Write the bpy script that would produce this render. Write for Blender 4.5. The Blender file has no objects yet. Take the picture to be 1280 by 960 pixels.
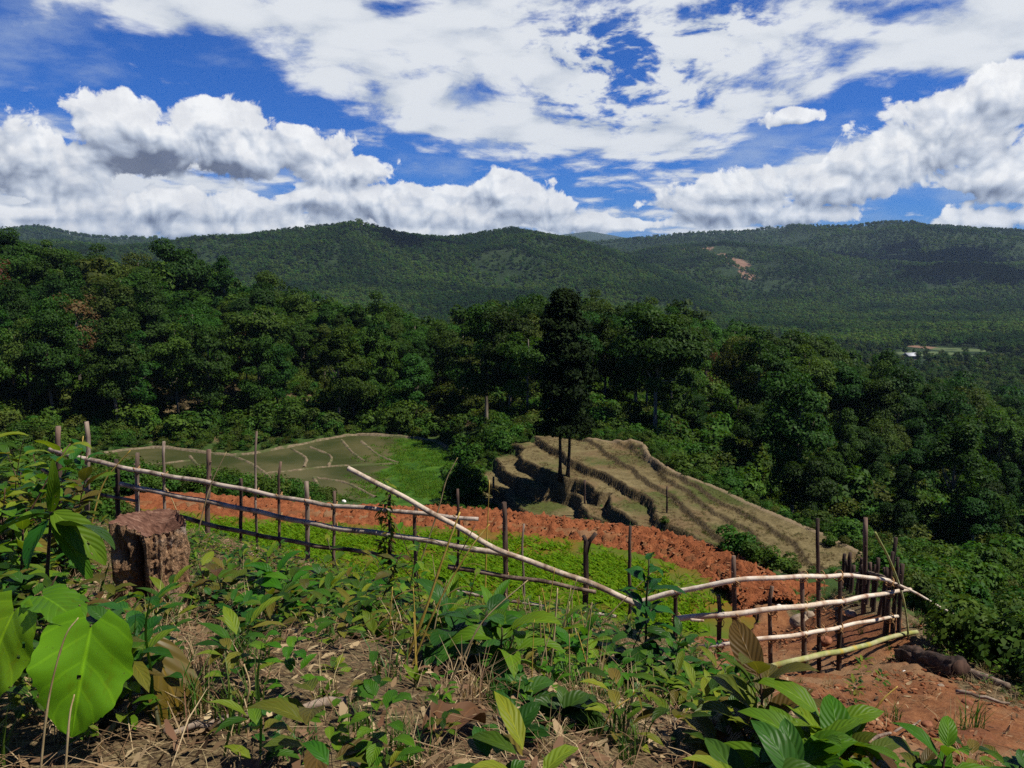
import bpy, math, random
import numpy as np
from mathutils import Vector

# ------------------------------------------------------------------ camera
S = bpy.context.scene
C = S.collection
EYE = 1.6
FPX = 960.0
PITCH = math.atan(130.0 / FPX)
cam_d = bpy.data.cameras.new('camera')
cam = bpy.data.objects.new('camera', cam_d)
C.objects.link(cam)
cam_d.sensor_fit = 'HORIZONTAL'
cam_d.sensor_width = 36.0
cam_d.lens = 36.0 * FPX / 1280.0
cam_d.clip_start = 0.05
cam_d.clip_end = 40000.0
cam.location = (0, 0, EYE)
cam.rotation_euler = (math.radians(90) - PITCH, 0, 0)
S.camera = cam

# ------------------------------------------------------------------ sun, exposure
EXPO = 0.4
SUN_AZ, SUN_EL = 106.0, 60.0
sd = Vector((math.sin(math.radians(SUN_AZ)) * math.cos(math.radians(SUN_EL)),
             math.cos(math.radians(SUN_AZ)) * math.cos(math.radians(SUN_EL)),
             math.sin(math.radians(SUN_EL))))
sun_d = bpy.data.lights.new('sun', 'SUN')
sun_d.energy = 5.0
sun_d.angle = math.radians(0.5)
sun_d.color = (1.0, 0.945, 0.84)
sun = bpy.data.objects.new('sun', sun_d)
C.objects.link(sun)
sun.rotation_euler = (-sd).to_track_quat('-Z', 'Y').to_euler()
sun.location = (0, 0, 60)
S.view_settings.view_transform = 'Standard'
S.view_settings.look = 'None'
S.view_settings.gamma = 1.0
S.view_settings.exposure = EXPO
S.view_settings.use_curve_mapping = False
S.render.engine = 'CYCLES'
cy = S.cycles
cy.max_bounces = 6
cy.diffuse_bounces = 2
cy.glossy_bounces = 2
cy.transmission_bounces = 3
cy.transparent_max_bounces = 4
cy.volume_bounces = 0
cy.caustics_reflective = False
cy.caustics_refractive = False
cy.use_denoising = False


# ------------------------------------------------------------------ node helper
class N:
    """tiny wrapper that turns python arithmetic into shader nodes"""
    def __init__(s, tree):
        s.t = tree
        s.t.nodes.clear()

    def node(s, kind, **kw):
        n = s.t.nodes.new(kind)
        for k, v in kw.items():
            setattr(n, k, v)
        return n

    def put(s, sock, v):
        if isinstance(v, bpy.types.NodeSocket):
            s.t.links.new(v, sock)
        elif v is not None:
            if sock.type == 'RGBA' and not hasattr(v, '__len__'):
                v = (v, v, v, 1)
            if sock.type == 'RGBA' and len(v) == 3:
                v = (*v, 1)
            sock.default_value = v

    def m(s, op, a, b=None, c=None, clamp=False):
        n = s.node('ShaderNodeMath', operation=op, use_clamp=clamp)
        for i, v in enumerate((a, b, c)):
            if v is not None:
                s.put(n.inputs[i], v)
        return n.outputs[0]

    def v(s, op, a, b=None, scale=None):
        n = s.node('ShaderNodeVectorMath', operation=op)
        s.put(n.inputs[0], a)
        if b is not None:
            s.put(n.inputs[1], b)
        if scale is not None:
            s.put(n.inputs['Scale'], scale)
        return n.outputs['Value'] if op in ('DOT_PRODUCT', 'LENGTH', 'DISTANCE') else n.outputs[0]

    def xyz(s, a):
        n = s.node('ShaderNodeSeparateXYZ')
        s.put(n.inputs[0], a)
        return n.outputs

    def vec(s, x, y, z=0.0):
        n = s.node('ShaderNodeCombineXYZ')
        for i, q in enumerate((x, y, z)):
            s.put(n.inputs[i], q)
        return n.outputs[0]

    def noise(s, vec, scale, detail=4.0, rough=0.5, lac=2.0, dist=0.0, dim='3D', out=0):
        n = s.node('ShaderNodeTexNoise', noise_dimensions=dim)
        s.put(n.inputs['Vector'], vec)
        n.inputs['Scale'].default_value = scale
        n.inputs['Detail'].default_value = detail
        n.inputs['Roughness'].default_value = rough
        n.inputs['Lacunarity'].default_value = lac
        n.inputs['Distortion'].default_value = dist
        return n.outputs[out]

    def voro(s, vec, scale, feature='SMOOTH_F1', smooth=0.5, dim='2D', rand=1.0, out='Distance'):
        n = s.node('ShaderNodeTexVoronoi', voronoi_dimensions=dim, feature=feature)
        s.put(n.inputs['Vector'], vec)
        n.inputs['Scale'].default_value = scale
        n.inputs['Randomness'].default_value = rand
        if 'Smoothness' in n.inputs and feature == 'SMOOTH_F1':
            n.inputs['Smoothness'].default_value = smooth
        return n.outputs[out]

    def ss(s, v, lo, hi, a=0.0, b=1.0):
        n = s.node('ShaderNodeMapRange', interpolation_type='SMOOTHSTEP')
        for i, q in enumerate((v, lo, hi, a, b)):
            s.put(n.inputs[i], q)
        return n.outputs[0]

    def mix(s, f, a, b, blend='MIX'):
        n = s.node('ShaderNodeMix', data_type='RGBA', blend_type=blend)
        s.put(n.inputs[0], f)
        s.put(n.inputs[6], a)
        s.put(n.inputs[7], b)
        return n.outputs[2]

    def ramp(s, f, stops, interp='LINEAR'):
        n = s.node('ShaderNodeValToRGB')
        cr = n.color_ramp
        cr.interpolation = interp
        while len(cr.elements) < len(stops):
            cr.elements.new(0.5)
        for e, (p, c) in zip(cr.elements, stops):
            e.position = p
            e.color = (*c, 1) if len(c) == 3 else c
        s.put(n.inputs[0], f)
        return n.outputs[0]

    def attr(s, name, out='Color'):
        n = s.node('ShaderNodeAttribute', attribute_name=name)
        return n.outputs[out]

    def bump(s, h, strength=0.5, dist=0.05):
        n = s.node('ShaderNodeBump')
        s.put(n.inputs['Height'], h)
        n.inputs['Strength'].default_value = strength
        n.inputs['Distance'].default_value = dist
        return n.outputs[0]


# ------------------------------------------------------------------ pixel ray maths (measuring the photograph only)
def ray(px, py):
    a, b = (px - 640.0) / FPX, (480.0 - py) / FPX
    c, s_ = math.cos(PITCH), math.sin(PITCH)
    return np.array([a, c + b * s_, -s_ + b * c])      # world direction


def P(px, py, Y):
    r = ray(px, py)
    k = Y / r[1]
    return np.array([r[0] * k, Y, r[2] * k + EYE])


def PZ(px, py, Zrel):
    r = ray(px, py)
    k = Zrel / r[2]
    return np.array([r[0] * k, r[1] * k, Zrel + EYE])


def azel(px, py):
    r = ray(px, py)
    return math.degrees(math.atan2(r[0], r[1])), math.degrees(math.asin(r[2] / np.linalg.norm(r)))


# ------------------------------------------------------------------ sky
def build_world():
    w = bpy.data.worlds.new('World')
    S.world = w
    w.use_nodes = True
    n = N(w.node_tree)
    STR = 0.1
    tc = n.node('ShaderNodeTexCoord')
    d = n.v('NORMALIZE', tc.outputs['Generated'])
    x, y, z = n.xyz(d)
    DEG = 57.29578
    az = n.m('MULTIPLY', n.m('ARCTAN2', x, y), DEG)
    el = n.m('MULTIPLY', n.m('ARCSINE', z), DEG)
    p = n.vec(az, el)

    def ell(pp, cx, cy_, rx, ry, px=True, tilt=0.0):
        if px:
            a0, e0 = azel(cx, cy_)
            a1, _ = azel(cx + rx, cy_)
            _, e1 = azel(cx, cy_ - ry)
            rx, ry = abs(a1 - a0), abs(e1 - e0)
        else:
            a0, e0 = cx, cy_
        q = n.v('SUBTRACT', pp, (a0, e0, 0))
        if tilt:
            r = n.node('ShaderNodeVectorRotate', rotation_type='Z_AXIS')
            n.put(r.inputs['Vector'], q)
            r.inputs['Angle'].default_value = math.radians(tilt)
            q = r.outputs[0]
        q = n.v('DIVIDE', q, (rx, ry, 1))
        return n.m('SUBTRACT', 1.0, n.v('LENGTH', q))       # 1 at centre, 0 on the rim

    def mx(vals, k=0.12):
        r = vals[0]
        for q in vals[1:]:
            r = n.m('SMOOTH_MAX', r, q, k)
        return r

    # --- blue sky
    sky = n.node('ShaderNodeTexSky', sky_type='NISHITA')
    sky.sun_disc = False
    sky.sun_elevation = math.radians(SUN_EL)
    sky.sun_rotation = math.radians(SUN_AZ)
    sky.altitude = 600.0
    sky.air_density = 1.0
    sky.dust_density = 0.3
    sky.ozone_density = 3.0
    blue = n.v('SCALE', n.mix(1.0, sky.outputs[0], SKY_TINT, 'MULTIPLY'), scale=n.ss(el, 24, 50, 1.0, 0.38))

    # --- high sheet of broken cloud (flat layer seen in perspective)
    zz = n.m('ADD', n.m('MAXIMUM', z, 0.0), 0.16)
    q = n.vec(n.m('DIVIDE', x, zz), n.m('DIVIDE', y, zz))
    warp = n.noise(q, 1.3, 3, 0.5, out=1)
    qw = n.v('ADD', q, n.v('SCALE', n.v('SUBTRACT', warp, (0.5, 0.5, 0.5)), scale=0.35))
    n1 = n.noise(n.v('MULTIPLY', qw, (1.0, 1.5, 1)), 2.2, 7, 0.62)
    n2 = n.noise(n.v('MULTIPLY', qw, (1.3, 1.0, 1)), 12.0, 4, 0.6)
    cov = mx([
        ell(p, 560, 60, 460, 130, tilt=12), ell(p, 900, 60, 300, 150, tilt=-10), ell(p, 330, 20, 330, 75, tilt=10),
        ell(p, 800, 165, 260, 52, tilt=4), ell(p, 1230, 40, 150, 70), ell(p, 560, 130, 280, 60, tilt=14),
        ell(p, 60, 235, 300, 90), ell(p, 1000, 215, 330, 34, tilt=-8), ell(p, 500, 280, 420, 30), ell(p, 1150, 60, 160, 60),
    ], 0.25)
    cell = n.voro(qw, 6.5, smooth=0.6)
    gap = mx([ell(p, 500, 18, 70, 28), ell(p, 1010, 160, 180, 44, tilt=-22), ell(p, 300, 95, 190, 40, tilt=14)], 0.2)
    mack = mx([ell(p, 780, 80, 160, 110), ell(p, 900, 30, 90, 50)], 0.2)
    covn = n.m('ADD', n.m('MULTIPLY', n.m('MAXIMUM', cov, -0.8), 0.85), n.m('MULTIPLY', n.m('SUBTRACT', n1, 0.5), 2.2))
    covn = n.m('ADD', covn, n.m('MULTIPLY', n.m('SUBTRACT', 0.42, cell), 0.6))
    amp2 = n.m('ADD', n.m('MULTIPLY', n.m('MAXIMUM', mack, 0.0), 3.4), 0.9)
    covn = n.m('ADD', covn, n.m('MULTIPLY', n.m('SUBTRACT', n2, 0.5), amp2))
    covn = n.m('SUBTRACT', covn, n.m('MULTIPLY', n.m('MAXIMUM', gap, 0.0), 0.8))
    covn = n.m('SUBTRACT', covn, n.m('MULTIPLY', n.m('MAXIMUM', mack, 0.0), 0.35))
    aA = n.m('MULTIPLY', n.ss(covn, -0.14, 0.52), n.ss(el, 42, 32))
    shA = n.ss(n.m('ADD', n.m('ADD', n.noise(qw, 4.5, 5, 0.6), n.m('MULTIPLY', aA, 0.25)), n.m('MULTIPLY', n.m('SUBTRACT', 0.42, cell), 0.5)), 0.35, 0.85)
    colA = n.mix(shA, (0.48, 0.54, 0.64), (0.78, 0.81, 0.85))

    # --- cumulus
    E = [  # px, py, rx, ry  (pixel measurements of the photograph turned into directions)
        (150, 150, 62, 46), (190, 190, 95, 40), (275, 152, 70, 36), (300, 190, 100, 40), (380, 190, 66, 36), (430, 212, 70, 24),
        (60, 262, 150, 30), (230, 262, 190, 30), (20, 205, 130, 60),
        (620, 240, 90, 28), (660, 258, 110, 30), (480, 258, 130, 30), (560, 268, 120, 26), (720, 276, 120, 16), (400, 244, 70, 20),
        (930, 238, 100, 26), (1040, 232, 90, 30), (900, 262, 130, 24), (1000, 268, 90, 16), (1085, 205, 56, 32),
        (1200, 160, 110, 60), (1265, 115, 80, 50), (1120, 190, 76, 44), (1250, 225, 110, 34), (1230, 276, 90, 20),
        (990, 145, 40, 14), (80, 284, 190, 22), (300, 285, 160, 16), (520, 290, 160, 9), (930, 290, 110, 7),
    ]

    def cumulus(pp, detail):
        env = mx([ell(pp, *e) for e in E], 0.16)
        gb = mx([ell(pp, 745, 238, 60, 36), ell(pp, 1125, 268, 52, 26), ell(pp, 800, 268, 60, 12), ell(pp, 345, 236, 40, 8), ell(pp, 560, 215, 60, 26), ell(pp, 30, 252, 60, 9), ell(pp, 1170, 246, 60, 12)], 0.1)
        env = n.m('SUBTRACT', env, n.m('MULTIPLY', n.m('MAXIMUM', gb, 0.0), 0.9))
        w1 = n.noise(pp, 0.20, 2, 0.5, dim='2D', out=1)
        pw = n.v('ADD', pp, n.v('SCALE', n.v('SUBTRACT', w1, (0.5, 0.5, 0.5)), scale=2.4))
        b1 = n.voro(pw, 0.42, smooth=0.6)
        f = n.noise(pw, 0.42, detail[0], 0.66, dim='2D')
        r = n.m('ADD', n.m('MULTIPLY', env, 1.0), n.m('MULTIPLY', n.m('SUBTRACT', 0.40, b1), 0.50))
        b2 = n.voro(pw, 1.25, smooth=0.5)
        r = n.m('ADD', r, n.m('MULTIPLY', n.m('SUBTRACT', 0.40, b2), 0.20))
        out = [n.m('ADD', r, n.m('MULTIPLY', n.m('SUBTRACT', f, 0.5), 1.25))]
        if len(detail) > 1:
            f = n.noise(pw, 0.42, detail[1], 0.66, dim='2D')
            out.append(n.m('ADD', r, n.m('MULTIPLY', n.m('SUBTRACT', f, 0.5), 1.25)))
            b3 = n.voro(pw, 2.6, smooth=0.5)
            out.append(n.m('ADD', n.m('MULTIPLY', n.m('SUBTRACT', 0.42, b1), 0.25), n.m('ADD', n.m('MULTIPLY', n.m('SUBTRACT', 0.42, b2), 0.38), n.m('MULTIPLY', n.m('SUBTRACT', 0.42, b3), 0.12))))
        return out

    c0, cl, puff = cumulus(p, (6, 3))
    c1 = cumulus(n.v('ADD', p, (0.28, 0.7, 0)), (3,))[0]
    aB = n.ss(c0, -0.02, 0.17)
    lit = n.m('ADD', n.m('MULTIPLY', n.m('SUBTRACT', cl, c1), 0.75), 0.80)
    lit = n.m('ADD', lit, puff)
    lit = n.m('SUBTRACT', lit, n.m('MULTIPLY', n.m('MAXIMUM', c1, 0.0), 0.14))
    # broad, soft shade inside the masses and on their flat bases
    sh = n.ss(n.noise(n.v('MULTIPLY', p, (0.6, 1.3, 1)), 0.22, 5, 0.55, dim='2D'), 0.42, 0.72)
    lit = n.m('SUBTRACT', lit, n.m('MULTIPLY', sh, 0.20))
    dark = mx([ell(p, 190, 203, 100, 36), ell(p, 300, 216, 120, 22), ell(p, 40, 215, 150, 60), ell(p, 230, 268, 240, 22), ell(p, 1250, 195, 80, 30), ell(p, 700, 268, 90, 12), ell(p, 900, 272, 160, 12)], 0.15)
    core = mx([ell(p, 185, 196, 78, 32), ell(p, 255, 212, 70, 16)], 0.15)
    lit = n.m('SUBTRACT', lit, n.m('MULTIPLY', n.m('MAXIMUM', dark, 0.0), 0.28))
    lit = n.m('SUBTRACT', lit, n.m('MULTIPLY', n.m('MAXIMUM', core, 0.0), 0.95))
    bright = mx([ell(p, 150, 132, 60, 34), ell(p, 280, 148, 60, 34), ell(p, 225, 150, 60, 26)], 0.15)
    lit = n.m('ADD', lit, n.m('MULTIPLY', n.m('MAXIMUM', bright, 0.0), 0.7))
    lit = n.m('ADD', n.m('MULTIPLY', lit, 0.8), 0.17)
    colB = n.ramp(lit, [(0.0, (0.13, 0.15, 0.22)), (0.25, (0.30, 0.34, 0.43)), (0.5, (0.52, 0.57, 0.66)), (0.75, (0.76, 0.79, 0.84)), (1.0, (0.97, 0.97, 0.97))])
    colB = n.mix(1.0, colB, n.mix(n.ss(n.noise(p, 0.5, 5, 0.6, dim='2D'), 0.3, 0.7), (0.86, 0.87, 0.89), (1.06, 1.06, 1.05)), 'MULTIPLY')
    # thin wisps everywhere low in the sky
    wis = n.m('MULTIPLY', n.ss(n.noise(n.v('MULTIPLY', p, (0.35, 1.0, 1)), 0.22, 6, 0.6, dim='2D'), 0.46, 0.75), n.ss(el, 24, 12))
    k = 1.0 / STR / 2 ** EXPO
    col = n.mix(n.m('MULTIPLY', wis, 0.55), n.v('SCALE', blue, scale=1.0 / 2 ** EXPO), (0.45 * k, 0.55 * k, 0.70 * k))
    col = n.mix(aA, col, n.v('SCALE', colA, scale=k))
    col = n.mix(n.m('MULTIPLY', aB, 0.97), col, n.v('SCALE', colB, scale=k))
    # below the horizon: hidden by the ground
    bg = n.node('ShaderNodeBackground')
    n.put(bg.inputs[0], col)
    bg.inputs[1].default_value = STR
    out = n.node('ShaderNodeOutputWorld')
    n.t.links.new(bg.outputs[0], out.inputs[0])


SKY_TINT = (0.09, 0.42, 1.05)
build_world()

# ------------------------------------------------------------------ numpy helpers
def _hash(ix, iy, seed):
    h = (ix.astype(np.int64) * 374761393 + iy.astype(np.int64) * 668265263 + seed * 1442695041) & 0xffffffff
    h = ((h ^ (h >> 13)) * 1274126177) & 0xffffffff
    h = (h ^ (h >> 16)) & 0xffffffff
    return h / 4294967295.0


def vnoise(x, y, seed=0):
    x, y = np.asarray(x, float), np.asarray(y, float)
    ix, iy = np.floor(x), np.floor(y)
    fx, fy = x - ix, y - iy
    fx, fy = fx * fx * (3 - 2 * fx), fy * fy * (3 - 2 * fy)
    a, b = _hash(ix, iy, seed), _hash(ix + 1, iy, seed)
    c, d = _hash(ix, iy + 1, seed), _hash(ix + 1, iy + 1, seed)
    return (a * (1 - fx) + b * fx) * (1 - fy) + (c * (1 - fx) + d * fx) * fy


def fbm(x, y, octv=4, seed=0, gain=0.5):
    r, a, t = 0.0, 1.0, 0.0
    for k in range(octv):
        r = r + a * vnoise(x * 2 ** k + 17.3 * k, y * 2 ** k - 9.1 * k, seed + k)
        t += a
        a *= gain
    return r / t


def sstep(v, a, b):
    t = np.clip((v - a) / (b - a), 0, 1)
    return t * t * (3 - 2 * t)


def poly_sd(x, y, poly):
    """signed distance to a polygon, negative inside"""
    x, y = np.asarray(x, float), np.asarray(y, float)
    p = np.asarray(poly, float)
    d = np.full(x.shape, 1e18)
    ins = np.zeros(x.shape, bool)
    for i in range(len(p)):
        a, b = p[i], p[(i + 1) % len(p)]
        ex, ey = b - a
        wx, wy = x - a[0], y - a[1]
        t = np.clip((wx * ex + wy * ey) / (ex * ex + ey * ey + 1e-12), 0, 1)
        d = np.minimum(d, (wx - ex * t) ** 2 + (wy - ey * t) ** 2)
        c = (a[1] > y) != (b[1] > y)
        with np.errstate(divide='ignore', invalid='ignore'):
            xi = (b[0] - a[0]) * (y - a[1]) / (b[1] - a[1] + 1e-15) + a[0]
        ins ^= c & (x < xi)
    d = np.sqrt(d)
    return np.where(ins, -d, d)


def line_d(x, y, pl):
    """distance to an open polyline"""
    x, y = np.asarray(x, float), np.asarray(y, float)
    p = np.asarray(pl, float)
    d = np.full(x.shape, 1e18)
    for a, b in zip(p[:-1], p[1:]):
        ex, ey = b - a
        wx, wy = x - a[0], y - a[1]
        t = np.clip((wx * ex + wy * ey) / (ex * ex + ey * ey + 1e-12), 0, 1)
        d = np.minimum(d, (wx - ex * t) ** 2 + (wy - ey * t) ** 2)
    return np.sqrt(d)


def smooth_line(pts, n=8):
    """Catmull-Rom through points (any dimension)"""
    p = np.asarray(pts, float)
    p = np.vstack([2 * p[0] - p[1], p, 2 * p[-1] - p[-2]])
    out = []
    for i in range(1, len(p) - 2):
        for t in np.linspace(0, 1, n, endpoint=False):
            a, b, c, d = p[i - 1], p[i], p[i + 1], p[i + 2]
            out.append(0.5 * (2 * b + (c - a) * t + (2 * a - 5 * b + 4 * c - d) * t * t + (3 * b - a - 3 * c + d) * t ** 3))
    out.append(p[-2])
    return np.array(out)


def mesh_np(name, V, F, mat=None, parent=None, smooth=False, attrs=None, mats=None, midx=None):
    """V (n,3); F = (m,k) array or list of arrays with different k"""
    me = bpy.data.meshes.new(name)
    V = np.asarray(V, np.float32)
    Fs = F if isinstance(F, (list, tuple)) and len(F) and not np.isscalar(F[0]) and getattr(F[0], 'ndim', 1) == 2 else [np.asarray(F)]
    Fs = [np.asarray(f, np.int32) for f in Fs if len(f)]
    me.vertices.add(len(V))
    me.vertices.foreach_set('co', V.ravel())
    nl = sum(f.size for f in Fs)
    npoly = sum(len(f) for f in Fs)
    me.loops.add(nl)
    me.loops.foreach_set('vertex_index', np.concatenate([f.ravel() for f in Fs]))
    me.polygons.add(npoly)
    tot = np.concatenate([np.full(len(f), f.shape[1], np.int32) for f in Fs])
    st = np.concatenate([[0], np.cumsum(tot)[:-1]]).astype(np.int32)
    me.polygons.foreach_set('loop_start', st)
    me.polygons.foreach_set('loop_total', tot)
    if smooth:
        me.polygons.foreach_set('use_smooth', np.ones(npoly, bool))
    for m_ in (mats or ([mat] if mat else [])):
        me.materials.append(m_)
    if midx is not None:
        me.polygons.foreach_set('material_index', np.asarray(midx, np.int32))
    for an, av in (attrs or {}).items():
        av = np.asarray(av, np.float32)
        if av.ndim == 1:
            a = me.attributes.new(an, 'FLOAT', 'POINT')
            a.data.foreach_set('value', av)
        elif av.shape[1] == 4:
            a = me.attributes.new(an, 'FLOAT_COLOR', 'POINT')
            a.data.foreach_set('color', av.ravel())
    me.update(calc_edges=True)
    me.validate()
    o = bpy.data.objects.new(name, me)
    if parent is not False:
        C.objects.link(o)
        if parent is not None:
            o.parent = parent
    return o


def tag(o, label=None, cat=None, group=None, kind=None):
    if label:
        o['label'] = label
    if cat:
        o['category'] = cat
    if group:
        o['group'] = group
    if kind:
        o['kind'] = kind
    return o


def empty(name, loc, label, cat, group=None, rz=0.0):
    o = bpy.data.objects.new(name, None)
    o.empty_display_size = 0.2
    C.objects.link(o)
    o.location = loc
    o.rotation_euler = (0, 0, rz)
    return tag(o, label, cat, group)


def copy_tree(o, parent=None):
    c = o.copy()
    C.objects.link(c)
    if parent is not None:
        c.parent = parent
    for ch in list(o.children):
        copy_tree(ch, c)
    return c


class MB:
    """collects vertices and faces of one mesh"""
    def __init__(s):
        s.V, s.Q, s.T, s.n = [], [], [], 0
        s.A = []

    def add(s, V, Q=None, T=None, a=0.0):
        V = np.asarray(V, float)
        s.V.append(V)
        if Q is not None and len(Q):
            s.Q.append(np.asarray(Q) + s.n)
        if T is not None and len(T):
            s.T.append(np.asarray(T) + s.n)
        s.A.append(np.full(len(V), a))
        s.n += len(V)

    def tube(s, pts, rad, seg=8, cap=True, a=0.0, rough=0.0, seed=0):
        p = np.asarray(pts, float)
        r = np.broadcast_to(np.asarray(rad, float), (len(p),))
        t = np.gradient(p, axis=0)
        t /= np.linalg.norm(t, axis=1)[:, None] + 1e-12
        ref = np.array([0, 0, 1.0]) if abs(t[:, 2]).mean() < 0.8 else np.array([1.0, 0, 0])
        u = np.cross(t, ref)
        u /= np.linalg.norm(u, axis=1)[:, None] + 1e-12
        w = np.cross(t, u)
        an = np.linspace(0, 2 * np.pi, seg, endpoint=False)
        rr = np.repeat(r[:, None], seg, 1)
        if rough:
            rs = np.random.RandomState(seed)
            rr = rr * (1 + rough * (rs.rand(len(p), seg) - 0.5) * 2)
        V = p[:, None, :] + rr[..., None] * (np.cos(an)[None, :, None] * u[:, None, :] + np.sin(an)[None, :, None] * w[:, None, :])
        V = V.reshape(-1, 3)
        n = len(p)
        i, j = np.meshgrid(np.arange(n - 1), np.arange(seg), indexing='ij')
        Q = np.stack([i * seg + j, i * seg + (j + 1) % seg, (i + 1) * seg + (j + 1) % seg, (i + 1) * seg + j], -1).reshape(-1, 4)
        T = None
        if cap:
            V = np.vstack([V, p[0], p[-1]])
            jj = np.arange(seg)
            T = np.vstack([np.stack([np.full(seg, n * seg), (jj + 1) % seg, jj], -1),
                           np.stack([np.full(seg, n * seg + 1), (n - 1) * seg + jj, (n - 1) * seg + (jj + 1) % seg], -1)])
        s.add(V, Q, T, a)

    def build(s, name, mat, parent=None, smooth=True, attr=None, mats=None):
        F = []
        if s.Q:
            F.append(np.vstack(s.Q))
        if s.T:
            F.append(np.vstack(s.T))
        V = np.vstack(s.V)
        return mesh_np(name, V, F, mat, parent, smooth, {attr: np.concatenate(s.A)} if attr else None, mats)


def grid_faces(nu, nv, wrap=False):
    i, j = np.meshgrid(np.arange(nu - 1), np.arange(nv if wrap else nv - 1), indexing='ij')
    j2 = (j + 1) % nv
    return np.stack([i * nv + j, (i + 1) * nv + j, (i + 1) * nv + j2, i * nv + j2], -1).reshape(-1, 4)


# ------------------------------------------------------------------ terrain height
PAD_Z = -6.5 + EYE
POND_Z = -17.0 + EYE
# edge of the small rice paddy below the fence (plan)
pad_far = np.array([PZ(px, py, -6.5)[:2] for px, py in
                    ((190, 637), (250, 643), (330, 650), (420, 656), (520, 660), (600, 665), (680, 673), (760, 685), (820, 699), (870, 719), (905, 745), (925, 775))])
pad_near = np.array([(4.0, 13.4), (2.0, 13.6), (0.0, 14.2), (-2.5, 15.0), (-5.0, 16.0), (-7.5, 17.2), (-9.5, 19.0)])
PADDY = np.vstack([smooth_line(pad_far, 5), pad_near])
pond_px = ((95, 572), (130, 566), (200, 560), (290, 569), (350, 561), (420, 547), (460, 544), (540, 551), (566, 566), (572, 590), (560, 625), (440, 640), (300, 640), (150, 630), (80, 610))
POND = np.array([PZ(px, py, -17.0)[:2] for px, py in pond_px])

CP = []          # control points (X, Y, Z above eye)


def cp(px, py, Y, dz=0.0):
    q = P(px, py, Y)
    CP.append((q[0], q[1], q[2] - EYE + dz))


for q in ((0, 0, -1.6), (-3, 0, -1.5), (3, 0, -2.1), (0, -5, -1.1), (-5, -5, -.9), (5, -5, -1.9), (0, -20, 1.5), (-20, -15, 1.5), (20, -15, -3),
          (-5, 2, -1.65), (5, 2, -2.7), (-8, 5, -2.0), (-60, -40, 2), (60, -40, -10), (0, -80, 8)):
    CP.append(q)
for q in ((640, 960, 2.45), (180, 768, 4.6), (0, 960, 2.3), (1200, 955, 4.3), (960, 940, 3.7), (500, 800, 4.7), (400, 765, 6.0), (640, 830, 5.6),
          (72, 648, 11.5), (260, 672, 10.8), (383, 708, 10.2), (630, 768, 9.6), (735, 776, 9.4), (850, 806, 9.0), (925, 832, 8.8), (1010, 850, 8.8),
          (1090, 806, 10.2), (1270, 905, 6.4), (1205, 805, 12), (1150, 722, 20), (1280, 800, 13.5), (1050, 735, 13.0), (1120, 775, 10.6),
          (1150, 850, 8.0), (1240, 735, 27), (0, 700, 8.0), (20, 650, 11.0)):
    cp(*q)
for a in PADDY[::3]:
    CP.append((a[0], a[1], -6.55))
for q in ((4.8, 13.0, -6.25), (5.9, 14.2, -6.3), (3.2, 12.7, -6.1), (6.6, 15.6, -6.4)):
    CP.append(q)
for q in ((-6, 18.5), (-2, 17.5), (1.5, 16.5)):
    CP.append((*q, -6.6))
# outer foot of the bund, then the drop into the hollow behind it
for px, Y, z in ((130, 25.5, -6.6), (250, 24.5, -6.8), (420, 23, -6.9), (560, 22.5, -7.0), (680, 21.6, -7.0), (780, 20.2, -7.0), (870, 18, -6.9), (950, 15.8, -6.6),
                 (250, 33, -10), (420, 33, -10.3), (600, 33, -10.5), (720, 32, -10.8), (100, 34, -9.6), (0, 30, -8.4)):
    a = (px - 640) / FPX * (Y + 0.9)
    CP.append((a, Y, z))
for a in POND:
    CP.append((a[0], a[1], -17.05))
for q in ((-25, 70, -17.1), (-35, 68, -17.1), (-15, 68, -17.1)):
    CP.append(q)
# terrace spur (continuous base, steps come later)
SPUR = [(657, 561, -12.3), (764, 616, -12.3), (626, 605, -13.6), (640, 640, -13.8), (730, 640, -12.6), (802, 557, -11.2), (900, 614, -11.1), (1000, 657, -11.0), (1085, 697, -11.0), (745, 545, -11.6),
        (850, 640, -11.6), (930, 700, -10.4), (1000, 700, -10.6)]
for px, py, z in SPUR:
    a = PZ(px, py, z)
    CP.append((a[0], a[1], z))
for q in ((640, 540, 62, -1), (740, 528, 68), (820, 545, 62, -1.5), (900, 590, 52, -3), (1000, 650, 40, -4), (1100, 690, 36, -4), (1180, 730, 34, -5),
          (590, 570, 60), (580, 620, 48, -.5)):
    cp(*q)
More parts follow.
